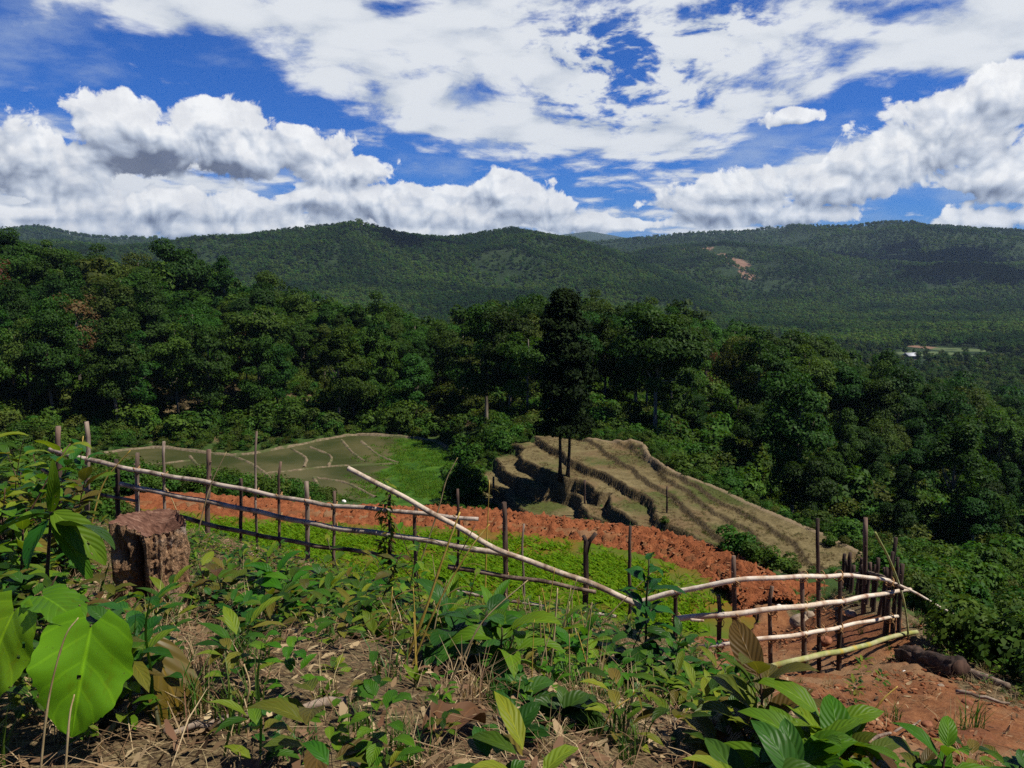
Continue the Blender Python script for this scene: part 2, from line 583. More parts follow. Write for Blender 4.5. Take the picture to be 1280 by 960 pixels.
# forest floor
for q in ((200, 548, 86), (330, 505, 100), (300, 540, 88), (450, 535, 92), (540, 540, 88, -.5)):
    cp(*q)
for q in ((-50, 70, -16.5), (-30, 40, -12.5), (-20, 20, -5.8), (-14, 12, -4.0), (-45, 30, -9), (-62, 85, -16), (-72, 120, -9.5), (-95, 150, -7.5), (-60, 150, -11), (-40, 150, -15), (-25, 150, -18), (-40, 110, -14.2), (-60, 110, -12),
          (-15, 100, -17.2), (-5, 85, -16.5), (-5, 120, -16.8), (10, 100, -14), (12, 120, -14.5), (25, 120, -15.5), (30, 100, -17), (40, 130, -20), (20, 70, -15.5), (25, 50, -17.5), (28, 35, -15.5), (40, 60, -22), (60, 80, -26),
          (55, 110, -25), (80, 120, -30), (100, 160, -37), (70, 170, -33), (30, 170, -25), (0, 170, -25), (-60, 200, -20), (-120, 200, -12), (-150, 150, -4), (-110, 100, -7),
          (14, 16, -8.6), (18, 10, -8), (25, 20, -13), (40, 20, -19), (60, 40, -24), (22, 0, -6), (45, 0, -16),
          (0, 250, -38), (60, 260, -44), (-100, 280, -28), (140, 240, -48), (150, 100, -40), (120, 40, -34), (-100, 50, -10), (-100, 0, -2), (120, -20, -25),
          (0, 340, -50), (-150, 340, -42), (200, 340, -55), (300, 150, -55), (300, 0, -48), (-300, 150, -5), (-300, 0, 5), (0, -300, 25), (300, -250, -10), (-300, -250, 25)):
    CP.append(q)
CP = np.array(CP)


def warp(x, y):
    d = np.hypot(x, y) + 1e-9
    k = np.log1p(d / 5.0) / d
    return x * k, y * k


_wx, _wy = warp(CP[:, 0], CP[:, 1])


def _phi(r2):
    return np.where(r2 > 1e-12, r2 * np.log(r2 + 1e-12), 0.0)


_n = len(CP)
_A = np.zeros((_n + 3, _n + 3))
_A[:_n, :_n] = _phi((_wx[:, None] - _wx) ** 2 + (_wy[:, None] - _wy) ** 2)
_A[:_n, :_n] += np.eye(_n) * 2e-4
_A[:_n, _n] = 1
_A[:_n, _n + 1] = _wx
_A[:_n, _n + 2] = _wy
_A[_n:, :_n] = _A[:_n, _n:].T
_sol = np.linalg.solve(_A, np.concatenate([CP[:, 2], [0, 0, 0]]))


def tps(x, y):
    x, y = np.asarray(x, float), np.asarray(y, float)
    sh = x.shape
    x, y = x.ravel(), y.ravel()
    out = np.empty(len(x))
    for i in range(0, len(x), 20000):
        a, b = warp(x[i:i + 20000], y[i:i + 20000])
        r2 = (a[:, None] - _wx) ** 2 + (b[:, None] - _wy) ** 2
        out[i:i + 20000] = _phi(r2) @ _sol[:_n] + _sol[_n] + a * _sol[_n + 1] + b * _sol[_n + 2]
    return out.reshape(sh)


# far ridges: sky-line measured in the photograph, put at a real distance
RIDGES = [
    (1500.0, 430.0, [(-900, 310), (-400, 305), (-100, 300), (0, 302), (100, 303), (160, 307), (250, 300), (330, 291), (380, 284), (430, 280), (470, 286), (500, 292), (560, 297), (600, 292), (640, 286), (680, 294), (720, 302), (780, 318), (850, 345), (950, 385), (1100, 400), (1300, 410), (2200, 420)]),
    (2900.0, 800.0, [(-900, 330), (-200, 300), (0, 290), (60, 286), (100, 293), (250, 305), (500, 310), (700, 303), (780, 299), (830, 293), (900, 290), (1000, 290), (1060, 287), (1100, 282), (1180, 286), (1280, 291), (1500, 284), (2200, 300)]),
    (1900.0, 400.0, [(-900, 420), (600, 400), (700, 345), (760, 322), (830, 309), (900, 305), (980, 310), (1050, 322), (1150, 330), (1280, 330), (1500, 320), (2200, 330)]),
    (6500.0, 1200.0, [(-900, 320), (500, 310), (640, 300), (690, 296), (735, 290), (775, 297), (900, 305), (2200, 310)]),
]


def far_z(x, y):
    d = np.hypot(x, y)
    az = np.arctan2(x, y)
    base = -58 + 34 * (fbm(x / 260, y / 260, 3, 5) - 0.5) * sstep(d, 420, 800) + 0.004 * np.maximum(d - 900, 0)
    z = base.copy()
    for k, (dk, wk, line) in enumerate(RIDGES):
        l = np.array([(math.atan2(px - 640, FPX), (350.0 - py) / math.hypot(px - 640, FPX)) for px, py in line])
        H = np.interp(az, l[:, 0], l[:, 1]) * dk + EYE - 11.0
        wob = (fbm(az * 6 + 3, d * 0 + k, 3, 31 + k) - 0.5) * 0.5
        t = (d - dk * (1 + 0.15 * wob)) / wk
        w = np.where(t < 0, np.exp(-np.abs(t) ** 1.7 * 1.1), np.exp(-np.abs(t) ** 2 * 0.6))
        sp = 1 - np.abs(2 * fbm(x / (wk * 0.9), y / (wk * 0.9), 4, 60 + k) - 1)          # spurs and gullies
        sp2 = fbm(x / (wk * 0.28), y / (wk * 0.28), 3, 90 + k)
        amp = np.maximum(H + 58, 0)
        side = np.clip(np.abs(t) * 1.6, 0, 1)
        sp3 = 1 - np.abs(2 * fbm(x / (wk * 0.42) + 7, y / (wk * 0.42), 3, 75 + k) - 1)
        zz = -58 + amp * w * (1 + side * (0.75 * (sp - 0.75) + 0.42 * (sp3 - 0.75) + 0.25 * (sp2 - 0.5)))
        z = np.maximum(z, zz) + 0.0
    return z


TU = np.array([0.40, -0.917])
TU /= np.linalg.norm(TU)
TW = np.array([-TU[1], TU[0]])                 # uphill: to the right and away
TO = np.array(PZ(657, 561, -12.3)[:2])


def uw(x, y):
    dx, dy = x - TO[0], y - TO[1]
    return dx * TU[0] + dy * TU[1], dx * TW[0] + dy * TW[1]


# each riser: pixel line of its upper rim, height of the tread above it, step height
RISERS = [
    ([(611, 598), (618, 606), (633, 617), (640, 630)], -13.5, 0.75),
    ([(631, 582), (642, 594), (667, 612), (700, 611), (724, 624), (731, 640)], -12.75, 0.85),
    ([(655, 561), (656, 575), (705, 599), (719, 600), (750, 617), (764, 616), (760, 634)], -12.0, 0.7),
    ([(700, 561), (712, 574), (740, 587), (778, 604), (812, 625), (830, 650)], -11.55, 0.45),
    ([(745, 552), (752, 560), (784, 583), (826, 611), (860, 632), (900, 668), (930, 700)], -11.35, 0.2),
    ([(785, 552), (800, 570), (842, 604), (890, 632), (940, 664), (975, 700)], -11.2, 0.18),
    ([(800, 560), (815, 580), (860, 604), (925, 634), (985, 670), (1020, 705)], -11.05, 0.16),
]
_RW = []
for pl, zr, st in RISERS:
    q = np.array([PZ(px, py, zr)[:2] for px, py in pl])
    u, w = uw(q[:, 0], q[:, 1])
    k = np.argsort(u)
    _RW.append((u[k], w[k], zr, st))
TERR_RIM = np.array([PZ(px, py, -11.0)[:2] for px, py in ((738, 544), (770, 549), (802, 554), (815, 574), (850, 594), (900, 612), (950, 636), (1000, 656), (1045, 676), (1088, 698))])
TERR_POLY = np.vstack([smooth_line(TERR_RIM, 4),
                       [PZ(px, py, z)[:2] for px, py, z in ((1050, 715, -10.9), (960, 718, -10.9), (890, 690, -11.3), (820, 670, -12.0), (740, 660, -13.2), (640, 655, -14.3), (606, 630, -14.3), (600, 600, -14.0),
                                                            (628, 580, -13.3), (650, 560, -12.4), (690, 552, -12.0))]])


def terr_z(x, y):
    u, w = uw(x, y)
    z = np.full(np.shape(x), -14.1) + 0.012 * (fbm(x * .7, y * .7, 2, 77) - .5) * 10
    prev = -14.1
    wob = (fbm(u * 0.35, w * 0 + 3.0, 3, 15) - 0.5) * 0.9
    for k, (ru, rw, zr, st) in enumerate(_RW):
        wk = np.interp(u, ru, rw) + wob + 0.25 * (fbm(u * 1.7, w * 0 + k, 2, 40 + k) - 0.5)
        rise = zr - prev
        prev = zr
        s_ = w - wk
        wid = 0.2 if st > 0.3 else 0.16
        z = z + rise * sstep(s_, -wid, 0.0)
        z = z + (0.06 if st > 0.3 else 0.05) * np.exp(-((s_ - 0.12) / 0.16) ** 2)      # small bund along the rim
    # fine contour lines ploughed across the upper fields
    ph = (w + 0.9 * (fbm(u * 0.12, w * 0.12, 3, 19) - 0.5) * 4 + 0.02 * (u - 8) ** 2 * sstep(u, 8, 26)) / 1.15
    fr = ph - np.floor(ph)
    up = sstep(w, 2.5, 4.0)
    z = z + up * (0.05 * np.exp(-((fr - .5) / .10) ** 2) - 0.03 * np.exp(-((fr - .32) / .07) ** 2))
    return z + EYE


def ground_z(x, y):
    """height of the ground sheet in world z"""
    x, y = np.asarray(x, float), np.asarray(y, float)
    d = np.hypot(x, y)
    z = tps(np.where(d < 420, x, x / (d + 1e-9) * 420), np.where(d < 420, y, y / (d + 1e-9) * 420))
    z = z + sstep(d, 60, 150) * (fbm(x / 30, y / 30, 3, 8) - 0.5) * 5
    f = sstep(d, 260, 520)
    if np.any(f > 0):
        z = z * (1 - f) + far_z(x, y) * f
    z = z + EYE
    s_ = poly_sd(x, y, PADDY)
    z = np.where(s_ < 1.2, z * sstep(s_, -0.15, 1.2) + (PAD_Z - 0.25) * (1 - sstep(s_, -0.15, 1.2)), z)
    lip = PAD_Z + 0.12 - 0.5 * sstep(s_, 1.3, 2.6)
    z = np.where((s_ > 0.35) & (s_ < 2.6), np.maximum(z, lip), z)
    s_ = poly_sd(x, y, POND)
    t = sstep(s_, -1.0, 4.0)
    z = np.where(s_ < 4.0, z * t + (POND_Z - 0.35) * (1 - t), z)
    s_ = poly_sd(x, y, TERR_POLY)
    t = sstep(s_, 0.0, 3.0)
    zt = terr_z(x, y) - 0.04
    z = np.where(s_ < 3.0, z * t + np.where(s_ < -0.6, zt - 0.5, zt) * (1 - t), z)
    return z


def gz(x, y):
    return float(ground_z(np.array([x]), np.array([y]))[0])


def at(px, Y):
    """plan position of image column px at distance Y, standing on the ground"""
    x = (px - 640.0) / FPX * Y
    for _ in range(4):
        z = gz(x, Y)
        depth = Y * math.cos(PITCH) - (z - EYE) * math.sin(PITCH)
        x = (px - 640.0) / FPX * depth
    return np.array([x, Y, gz(x, Y)])

def hit(px, py, y0=1.6, y1=420.0):
    """ground point seen at a pixel of the photograph"""
    r = ray(px, py)
    Y = np.geomspace(y0, y1, 1400)
    x, z = r[0] / r[1] * Y, r[2] / r[1] * Y + EYE
    g = ground_z(x, Y)
    k = np.argmax(z < g)
    return np.array([x[k], Y[k], g[k]])


# ------------------------------------------------------------------ materials
def new_mat(name):
    m = bpy.data.materials.new(name)
    m.use_nodes = True
    return m, N(m.node_tree)


def finish(n, shader):
    o = n.node('ShaderNodeOutputMaterial')
    n.t.links.new(shader, o.inputs[0])


def principled(n, col, rough=0.8, spec=0.3, normal=None):
    b = n.node('ShaderNodeBsdfPrincipled')
    n.put(b.inputs['Base Color'], col)
    n.put(b.inputs['Roughness'], rough)
    n.put(b.inputs['Specular IOR Level'], spec)
    if normal is not None:
        n.put(b.inputs['Normal'], normal)
    return b.outputs[0]


def leaf_mat(name, stops, transl=0.35, rough=0.5, spec=0.3, vary=0.35, veins=None, warm=(1.25, 1.15, 0.5)):
    """foliage: every leaf (mesh island) draws its own colour from the stops, every plant its own shift"""
    m, n = new_mat(name)
    g = n.node('ShaderNodeNewGeometry')
    oi = n.node('ShaderNodeObjectInfo')
    k = len(stops)
    col = n.ramp(g.outputs['Random Per Island'], [(i / max(k - 1, 1), c) for i, c in enumerate(stops)])
    f = n.m('ADD', n.m('MULTIPLY', oi.outputs['Random'], 2 * vary), 1 - vary)
    hs = n.node('ShaderNodeHueSaturation')
    n.put(hs.inputs['Hue'], n.m('ADD', n.m('MULTIPLY', n.m('FRACT', n.m('MULTIPLY', oi.outputs['Random'], 7.31)), 0.05), 0.472))
    n.put(hs.inputs['Saturation'], 1.0)
    n.put(hs.inputs['Value'], f)
    n.put(hs.inputs['Color'], col)
    col = hs.outputs[0]
    nrm = None
    if veins:
        uv = n.attr('uvc', 'Vector')
        u, v_, _ = n.xyz(uv)
        au = n.m('ABSOLUTE', u)
        side = n.m('SINE', n.m('MULTIPLY', n.m('SUBTRACT', v_, n.m('MULTIPLY', au, 0.35)), veins))
        rib = n.m('MULTIPLY', n.ss(au, 0.0, 0.07, 1.0, 0.0), 0.85)
        line = n.m('MAXIMUM', rib, n.m('MULTIPLY', n.ss(side, 0.86, 1.0), 0.30))
        col = n.mix(line, col, n.mix(1.0, col, (1.9, 1.7, 1.3), 'MULTIPLY'))
        pu = n.v('ADD', uv, n.vec(n.m('MULTIPLY', g.outputs['Random Per Island'], 40.0), 0.0))
        blot = n.noise(pu, 3.0, 5, 0.65)
        col = n.mix(n.ss(blot, 0.52, 0.72, 0, 0.55), col, n.mix(1.0, col, (1.0, 0.66, 0.4), 'MULTIPLY'))
        spot = n.noise(pu, 14.0, 3, 0.6)
        col = n.mix(n.ss(spot, 0.68, 0.74, 0, 0.8), col, (0.10, 0.06, 0.02))
        nrm = n.bump(n.m('ADD', n.m('MULTIPLY', side, 0.5), n.m('MULTIPLY', rib, -1.0)), 0.35, 0.006)
    b = principled(n, col, rough, spec, nrm)
    t = n.node('ShaderNodeBsdfTranslucent')
    n.put(t.inputs[0], n.mix(1.0, col, warm, 'MULTIPLY'))
    mx = n.node('ShaderNodeMixShader')
    mx.inputs[0].default_value = transl
    n.t.links.new(b, mx.inputs[1])
    n.t.links.new(t.outputs[0], mx.inputs[2])
    finish(n, mx.outputs[0])
    return m


def bark_mat(name, c0, c1, scale=8.0, stretch=(1, 1, 0.15), bump=0.6, rough=0.85, local=True, spec=0.2):
    m, n = new_mat(name)
    tc = n.node('ShaderNodeTexCoord')
    p = n.v('MULTIPLY', tc.outputs['Object'], stretch)
    a = n.noise(p, scale, 6, 0.65)
    b = n.noise(tc.outputs['Object'], scale * 0.35, 3)
    col = n.mix(n.ss(a, 0.35, 0.68), c0, c1)
    col = n.mix(n.ss(b, 0.4, 0.7, 0, 0.5), col, n.mix(1.0, col, (0.55, 0.5, 0.45), 'MULTIPLY'))
    finish(n, principled(n, col, rough, spec, n.bump(a, bump, 0.02)))
    return m


def ground_mat():
    m, n = new_mat('ground_soil')
    tc = n.node('ShaderNodeTexCoord')
    p = tc.outputs['Object']
    z = n.node('ShaderNodeSeparateColor')
    n.put(z.inputs[0], n.attr('zone'))
    R, G, B = z.outputs
    n_big = n.noise(p, 0.6, 5, 0.6)
    n_mid = n.noise(p, 5.0, 6, 0.65)
    n_fine = n.noise(p, 38.0, 5, 0.7)
    # litter covered soil
    lit = n.ramp(n_fine, [(0.25, (0.018, 0.012, 0.006)), (0.43, (0.065, 0.043, 0.023)), (0.58, (0.165, 0.122, 0.060)), (0.75, (0.32, 0.25, 0.14))])
    lit = n.mix(n.ss(n_mid, 0.46, 0.66, 0, 0.5), lit, (0.07, 0.038, 0.02))
    # red laterite
    red = n.ramp(n.m('ADD', n.m('MULTIPLY', n_mid, 0.6), n.m('MULTIPLY', n_fine, 0.4)), [(0.3, (0.070, 0.026, 0.011)), (0.5, (0.175, 0.070, 0.027)), (0.7, (0.29, 0.14, 0.060))])
    red = n.mix(n.ss(n_big, 0.45, 0.62, 0, 0.7), red, n.mix(n_fine, (0.13, 0.07, 0.035), (0.30, 0.19, 0.10)))
    red = n.mix(n.ss(n_big, 0.30, 0.44, 0.5, 0), red, (0.11, 0.035, 0.022))
    # low green cover
    grn = n.ramp(n.m('ADD', n.m('MULTIPLY', n_mid, 0.5), n.m('MULTIPLY', n_fine, 0.5)), [(0.3, (0.010, 0.022, 0.004)), (0.5, (0.030, 0.060, 0.010)), (0.7, (0.075, 0.105, 0.025))])
    # forest floor and far woods seen as ground
    n_far = n.noise(p, 0.05, 6, 0.7)
    n_far2 = n.noise(p, 0.004, 5, 0.6)
    far = n.ramp(n_far, [(0.3, (0.006, 0.014, 0.004)), (0.5, (0.013, 0.028, 0.007)), (0.72, (0.03, 0.052, 0.013))])
    far = n.mix(n.ss(n_far2, 0.56, 0.66, 0, 0.3), far, (0.035, 0.05, 0.016))
    w = n.m('ADD', n.m('MULTIPLY', n.m('SUBTRACT', n_mid, 0.5), 0.7), 0.5)
    col = n.mix(n.ss(n.m('ADD', G, n.m('SUBTRACT', w, 0.5)), 0.4, 0.6), lit, grn)
    col = n.mix(n.ss(n.m('ADD', R, n.m('SUBTRACT', w, 0.5)), 0.42, 0.58), col, red)
    col = n.mix(B, col, far)
    bare = n.attr('bare', 'Fac')
    col = n.mix(n.ss(n.m('ADD', bare, n.m('MULTIPLY', n.m('SUBTRACT', n.noise(p, 0.03, 5, 0.7), 0.5), 1.1)), 0.45, 0.6), col, n.mix(n_far, (0.12, 0.06, 0.04), (0.24, 0.15, 0.10)))
    crop = n.attr('crop', 'Fac')
    col = n.mix(n.ss(n.m('ADD', crop, n.m('MULTIPLY', n.m('SUBTRACT', n_far, 0.5), 0.6)), 0.45, 0.55), col, n.mix(n_far, (0.045, 0.07, 0.022), (0.10, 0.13, 0.05)))
    h = n.m('ADD', n.m('MULTIPLY', n_fine, 0.5), n_mid)
    finish(n, principled(n, col, 0.92, 0.15, n.bump(h, 0.7, 0.05)))
    return m


def build_ground():
    az = np.radians(np.concatenate([np.linspace(-180, -48, 50)[:-1], np.linspace(-48, 48, 620), np.linspace(48, 180, 50)[1:-1]]))
    rad = np.concatenate([[0.15], np.geomspace(0.5, 11000, 860)])
    A, Rr = np.meshgrid(az, rad)
    X, Y = Rr * np.sin(A), Rr * np.cos(A)
    Z = ground_z(X, Y)
    sp, so, st = poly_sd(X, Y, PADDY), poly_sd(X, Y, POND), poly_sd(X, Y, TERR_POLY)
    red_px = [(880, 700), (960, 735), (1060, 768), (1125, 775), (1165, 830), (1220, 872), (1290, 888), (1290, 975), (1080, 975), (1000, 900), (950, 862), (900, 850), (860, 800), (900, 775), (930, 770)]
    RED = np.array([hit(a, b)[:2] for a, b in red_px])
    globals()['RED'] = RED
    sr = poly_sd(X, Y, RED)
    redw = np.maximum(sstep(sr, 0.35, -0.35), np.where(sp > -0.5, sstep(sp, 1.9, 0.9), 0.0) * sstep(Y, 14.8, 16.5))
    redw = np.maximum(redw, sstep(sp, 0.3, 0.1))
    D = np.hypot(X, Y)
    # clods and litter humps close by
    near = sstep(D, 40, 14)
    Z = Z + near * (0.10 * (fbm(X * 1.1, Y * 1.1, 3, 3) - 0.5) + 0.05 * (fbm(X * 6, Y * 6, 3, 4) - 0.5)) * np.where(sp < 0.3, 0, 1)
    Z = Z + near * redw * sstep(D, 12.5, 10) * (0.10 * (fbm(X * 1.9, Y * 1.9, 2, 6) - 0.5) + 0.07 * (np.abs(fbm(X * 7, Y * 7, 3, 7) - .5) - .1))
    Z = Z + near * redw * 0.075 * (fbm(X * 3.2, Y * 3.2, 4, 5, 0.65) - 0.5) * np.where(sp < 0.3, 0, 1) * 2
    grn = sstep(D, 9, 22) * 0.75 * (1 - redw)
    grn = np.maximum(grn, sstep(Y - 8, 0, 6) * sstep(X - 4.5, 0, 2))
    # the bank between fence and paddy, grass on its lower part
    grn = np.maximum(grn, sstep(sp, 4, 0.5) * sstep(X, 3.0, 1.0) * 0.8)
    farw = sstep(D, 120, 420)
    floor = sstep(so, 4, 10) * sstep(st, 4, 12) * sstep(D, 40, 60)
    grn = grn * (1 - 0.45 * floor)
    zone = np.stack([redw, grn, farw, np.ones_like(farw)], -1).reshape(-1, 4)
    bare = np.zeros_like(X)
    crop = np.zeros_like(X)
    for px, py, Yd, rx, ry in ((905, 330, 1650, 60, 60), (915, 340, 1600, 40, 50), (850, 318, 1800, 22, 40), (930, 345, 1500, 26, 40), (1022, 405, 640, 22, 45), (1155, 408, 660, 16, 24), (1016, 315, 1900, 16, 40), (880, 322, 1750, 18, 30)):
        cx = (px - 640) / FPX * Yd
        bare = np.maximum(bare, 0.86 - np.hypot((X - cx) / rx, (Y - Yd) / ry) * 0.5)
    for px, Yd, rx, ry in ((1100, 560, 22, 40), (1168, 600, 36, 34), (1200, 640, 30, 26), (1105, 470, 15, 20), (1180, 560, 16, 12), (970, 700, 24, 18), (1250, 560, 30, 24)):
        cx = (px - 640) / FPX * Yd
        crop = np.maximum(crop, 0.85 - np.hypot((X - cx) / rx, (Y - Yd) / ry) * 0.5)
    V = np.stack([X, Y, Z], -1).reshape(-1, 3)
    o = mesh_np('ground', V, grid_faces(len(rad), len(az), True)[:, ::-1], ground_mat(), None, True,
                {'zone': zone, 'bare': np.maximum(bare, 0).ravel(), 'crop': np.maximum(crop, 0).ravel()})
    return tag(o, kind='structure')


build_ground()


# ------------------------------------------------------------------ terraced spur
def build_terraces():
    x0, y0 = TERR_POLY.min(0) - 1.2
    x1, y1 = TERR_POLY.max(0) + 1.2
    st = 0.10
    gx, gy = np.arange(x0, x1, st), np.arange(y0, y1, st)
    X, Y = np.meshgrid(gx, gy)
    sd_ = poly_sd(X, Y, TERR_POLY)
    Z = terr_z(X, Y)
    # stubble and clods
    steep = np.hypot(*np.gradient(Z, st))
    Z = Z + 0.05 * (fbm(X * 3, Y * 3, 3, 9) - 0.5) + np.clip(steep, 0, 1) * np.clip(1.0 - sstep(uw(X, Y)[1], 3.5, 6.5) * 0.8, 0, 1) * 0.16 * (fbm(X * 5, Y * 5, 3, 10) - 0.5)
    rim = line_d(X, Y, smooth_line(TERR_RIM, 4))
    Z = Z + 0.16 * np.exp(-(rim / 0.35) ** 2)
    Z = np.where(sd_ > 0, Z - sd_ * 0.9, Z)
    keep = sd_ < 0.9
    idx = -np.ones(X.shape, int)
    idx[keep] = np.arange(keep.sum())
    F = grid_faces(*X.shape)
    flat = idx.ravel()
    F = flat[F]
    F = F[(F >= 0).all(1)]
    u, w = uw(X, Y)
    big = np.clip(1.0 - sstep(w, 3.5, 6.5) * 0.75, 0, 1)
    lush = np.zeros_like(X)
    for pl in ((-3, -1.5, 5.5), (-6, -7, 5), (6, 9.0, 3.4), (9, -3, 3), (14, 6, 3), (20, 3, 3.5)):
        lush = np.maximum(lush, 1 - np.hypot(u - pl[0], (w - pl[1]) * 1.6) / pl[2])
    lush = np.clip(lush, 0, 1) + (fbm(X * .25, Y * .25, 3, 21) - 0.5) * 1.1
    m, n = new_mat('terrace_stubble')
    tc = n.node('ShaderNodeTexCoord')
    p = tc.outputs['Object']
    a = n.noise(p, 1.1, 6, 0.65)
    b = n.noise(p, 9.0, 5, 0.7)
    c = n.noise(p, 0.25, 4, 0.6)
    dry = n.ramp(n.m('ADD', n.m('MULTIPLY', a, 0.55), n.m('MULTIPLY', b, 0.45)), [(0.3, (0.060, 0.046, 0.020)), (0.5, (0.130, 0.102, 0.047)), (0.7, (0.25, 0.20, 0.10))])
    dry = n.mix(n.ss(c, 0.5, 0.65, 0, 0.5), dry, (0.13, 0.075, 0.04))
    gr = n.ramp(b, [(0.3, (0.022, 0.036, 0.006)), (0.7, (0.070, 0.090, 0.02))])
    lw = n.attr('lush', 'Fac')
    col = n.mix(n.ss(n.m('ADD', lw, n.m('MULTIPLY', n.m('SUBTRACT', a, 0.5), 1.3)), 0.05, 0.42, 0, 0.85), dry, gr)
    sw = n.attr('steep', 'Fac')
    rb = n.ramp(b, [(0.3, (0.028, 0.019, 0.010)), (0.5, (0.085, 0.062, 0.031)), (0.75, (0.18, 0.14, 0.075))])
    col = n.mix(n.ss(sw, 0.35, 0.8), col, rb)
    rimw = n.attr('rim', 'Fac')
    col = n.mix(n.ss(n.m('ADD', rimw, n.m('MULTIPLY', n.m('SUBTRACT', b, 0.5), 0.6)), 0.4, 0.7, 0, 0.8), col, (0.21, 0.155, 0.095))
    finish(n, principled(n, col, 0.95, 0.1, n.bump(b, 0.8, 0.06)))
    V = np.stack([X, Y, Z], -1)[keep]
    o = mesh_np('terraced_field', V, F, m, None, True,
                {'lush': lush[keep], 'steep': (steep * big)[keep], 'rim': np.exp(-(rim / 0.3) ** 2)[keep]})
    tag(o, kind='structure')


build_terraces()


# ------------------------------------------------------------------ flooded fields in the hollow
def strip(mb, pl, wid, h, z, seed=0, jit=0.15):
    """low earth bund along a plan polyline"""
    pl = smooth_line(np.asarray(pl)[:, :2], 8)
    t = np.gradient(pl, axis=0)
    t /= np.linalg.norm(t, axis=1)[:, None] + 1e-9
    nn = np.stack([-t[:, 1], t[:, 0]], 1)
    rs = np.random.RandomState(seed)
    prof = np.array([(-1.0, -0.25), (-0.62, 0.55), (-0.2, 1.0), (0.2, 0.97), (0.62, 0.5), (1.0, -0.25)])
    k = len(prof)
    W = wid * (1 + jit * (rs.rand(len(pl), 1) - 0.5) * 2)
    H = h * (1 + jit * (rs.rand(len(pl), 1) - 0.5) * 2)
    V = np.zeros((len(pl), k, 3))
    V[..., :2] = pl[:, None] + nn[:, None] * (prof[None, :, 0] * W)[..., None]
    V[..., 2] = z + prof[None, :, 1] * H + 0.15 * h * (rs.rand(len(pl), k) - 0.5)
    mb.add(V.reshape(-1, 3), grid_faces(len(pl), k)[:, ::-1])


def build_ponds():
    m, n = new_mat('muddy_water')
    tc = n.node('ShaderNodeTexCoord')
    p_ = tc.outputs['Object']
    a = n.noise(tc.outputs['Object'], 0.12, 4, 0.6)
    b = n.noise(tc.outputs['Object'], 2.5, 5, 0.7)
    col = n.mix(n.ss(a, 0.35, 0.65), (0.034, 0.042, 0.013), (0.085, 0.078, 0.034))
    col = n.mix(n.ss(b, 0.55, 0.75, 0, 0.6), col, (0.035, 0.055, 0.014))
    gx_, gy_, _g = n.xyz(p_)
    mead = n.m('ADD', n.ss(gx_, -15.0, -8.5), n.m('MULTIPLY', n.m('SUBTRACT', n.noise(p_, 0.35, 5, 0.65), 0.5), 1.8))
    col = n.mix(n.ss(mead, 0.35, 0.6), col, n.mix(n.ss(n.noise(p_, 1.2, 6, 0.7), 0.3, 0.7), (0.016, 0.05, 0.006), (0.062, 0.13, 0.014)))
    finish(n, principled(n, col, 0.5, 0.04, n.bump(b, 0.06, 0.02)))
    # three gently stepped pools: the surface is one sheet, the bunds part it
    x0, y0 = POND.min(0)
    x1, y1 = POND.max(0)
    gx, gy = np.arange(x0, x1, 0.5), np.arange(y0, y1, 0.5)
    X, Y = np.meshgrid(gx, gy)
    keep = poly_sd(X, Y, POND) < 0.9
    idx = -np.ones(X.shape, int)
    idx[keep] = np.arange(keep.sum())
    F = idx.ravel()[grid_faces(*X.shape)]
    F = F[(F >= 0).all(1)]
    Z = np.full(X.shape, POND_Z)
    o = mesh_np('water', np.stack([X, Y, Z], -1)[keep], F[:, ::-1], m, None, True)
    tag(o, kind='structure')
    me, n = new_mat('bund_earth')
    tc = n.node('ShaderNodeTexCoord')
    b = n.noise(tc.outputs['Object'], 4.0, 5, 0.7)
    c = n.noise(tc.outputs['Object'], 0.7, 4, 0.6)
    col = n.ramp(b, [(0.3, (0.07, 0.052, 0.03)), (0.7, (0.24, 0.19, 0.12))])
    col = n.mix(n.ss(c, 0.5, 0.62, 0, 0.8), col, (0.05, 0.075, 0.02))
    finish(n, principled(n, col, 0.95, 0.1, n.bump(b, 0.8, 0.05)))
    lines = [((285, 568), (320, 583), (357, 616)), ((330, 592), (350, 590), (371, 588)), ((364, 561), (382, 572), (380, 584)), ((388, 559), (413, 570), (410, 583)),
             ((300, 604), (344, 599), (372, 602)), ((392, 597), (397, 608), (397, 624)), ((237, 570), (246, 580), (262, 590)), ((427, 550), (440, 565), (456, 577)),
             ((452, 552), (475, 570), (499, 579)), ((371, 588), (420, 583), (497, 580)), ((200, 588), (230, 596), (270, 603)), ((140, 578), (190, 580), (238, 576)), ((392, 597), (430, 603), (470, 622))]
    for i, l in enumerate(lines):
        mb = MB()
        strip(mb, [PZ(a, b_, -17.0) for a, b_ in l], 0.18, 0.11, POND_Z, i, 0.35)
        q = mb.build('earth_bund', me)
        tag(q, kind='structure')
    # rim of the flooded fields
    mb = MB()
    strip(mb, np.vstack([POND[1:9]]), 0.28, 0.2, POND_Z, 77, 0.4)
    tag(mb.build('earth_bund', me), kind='structure')


build_ponds()


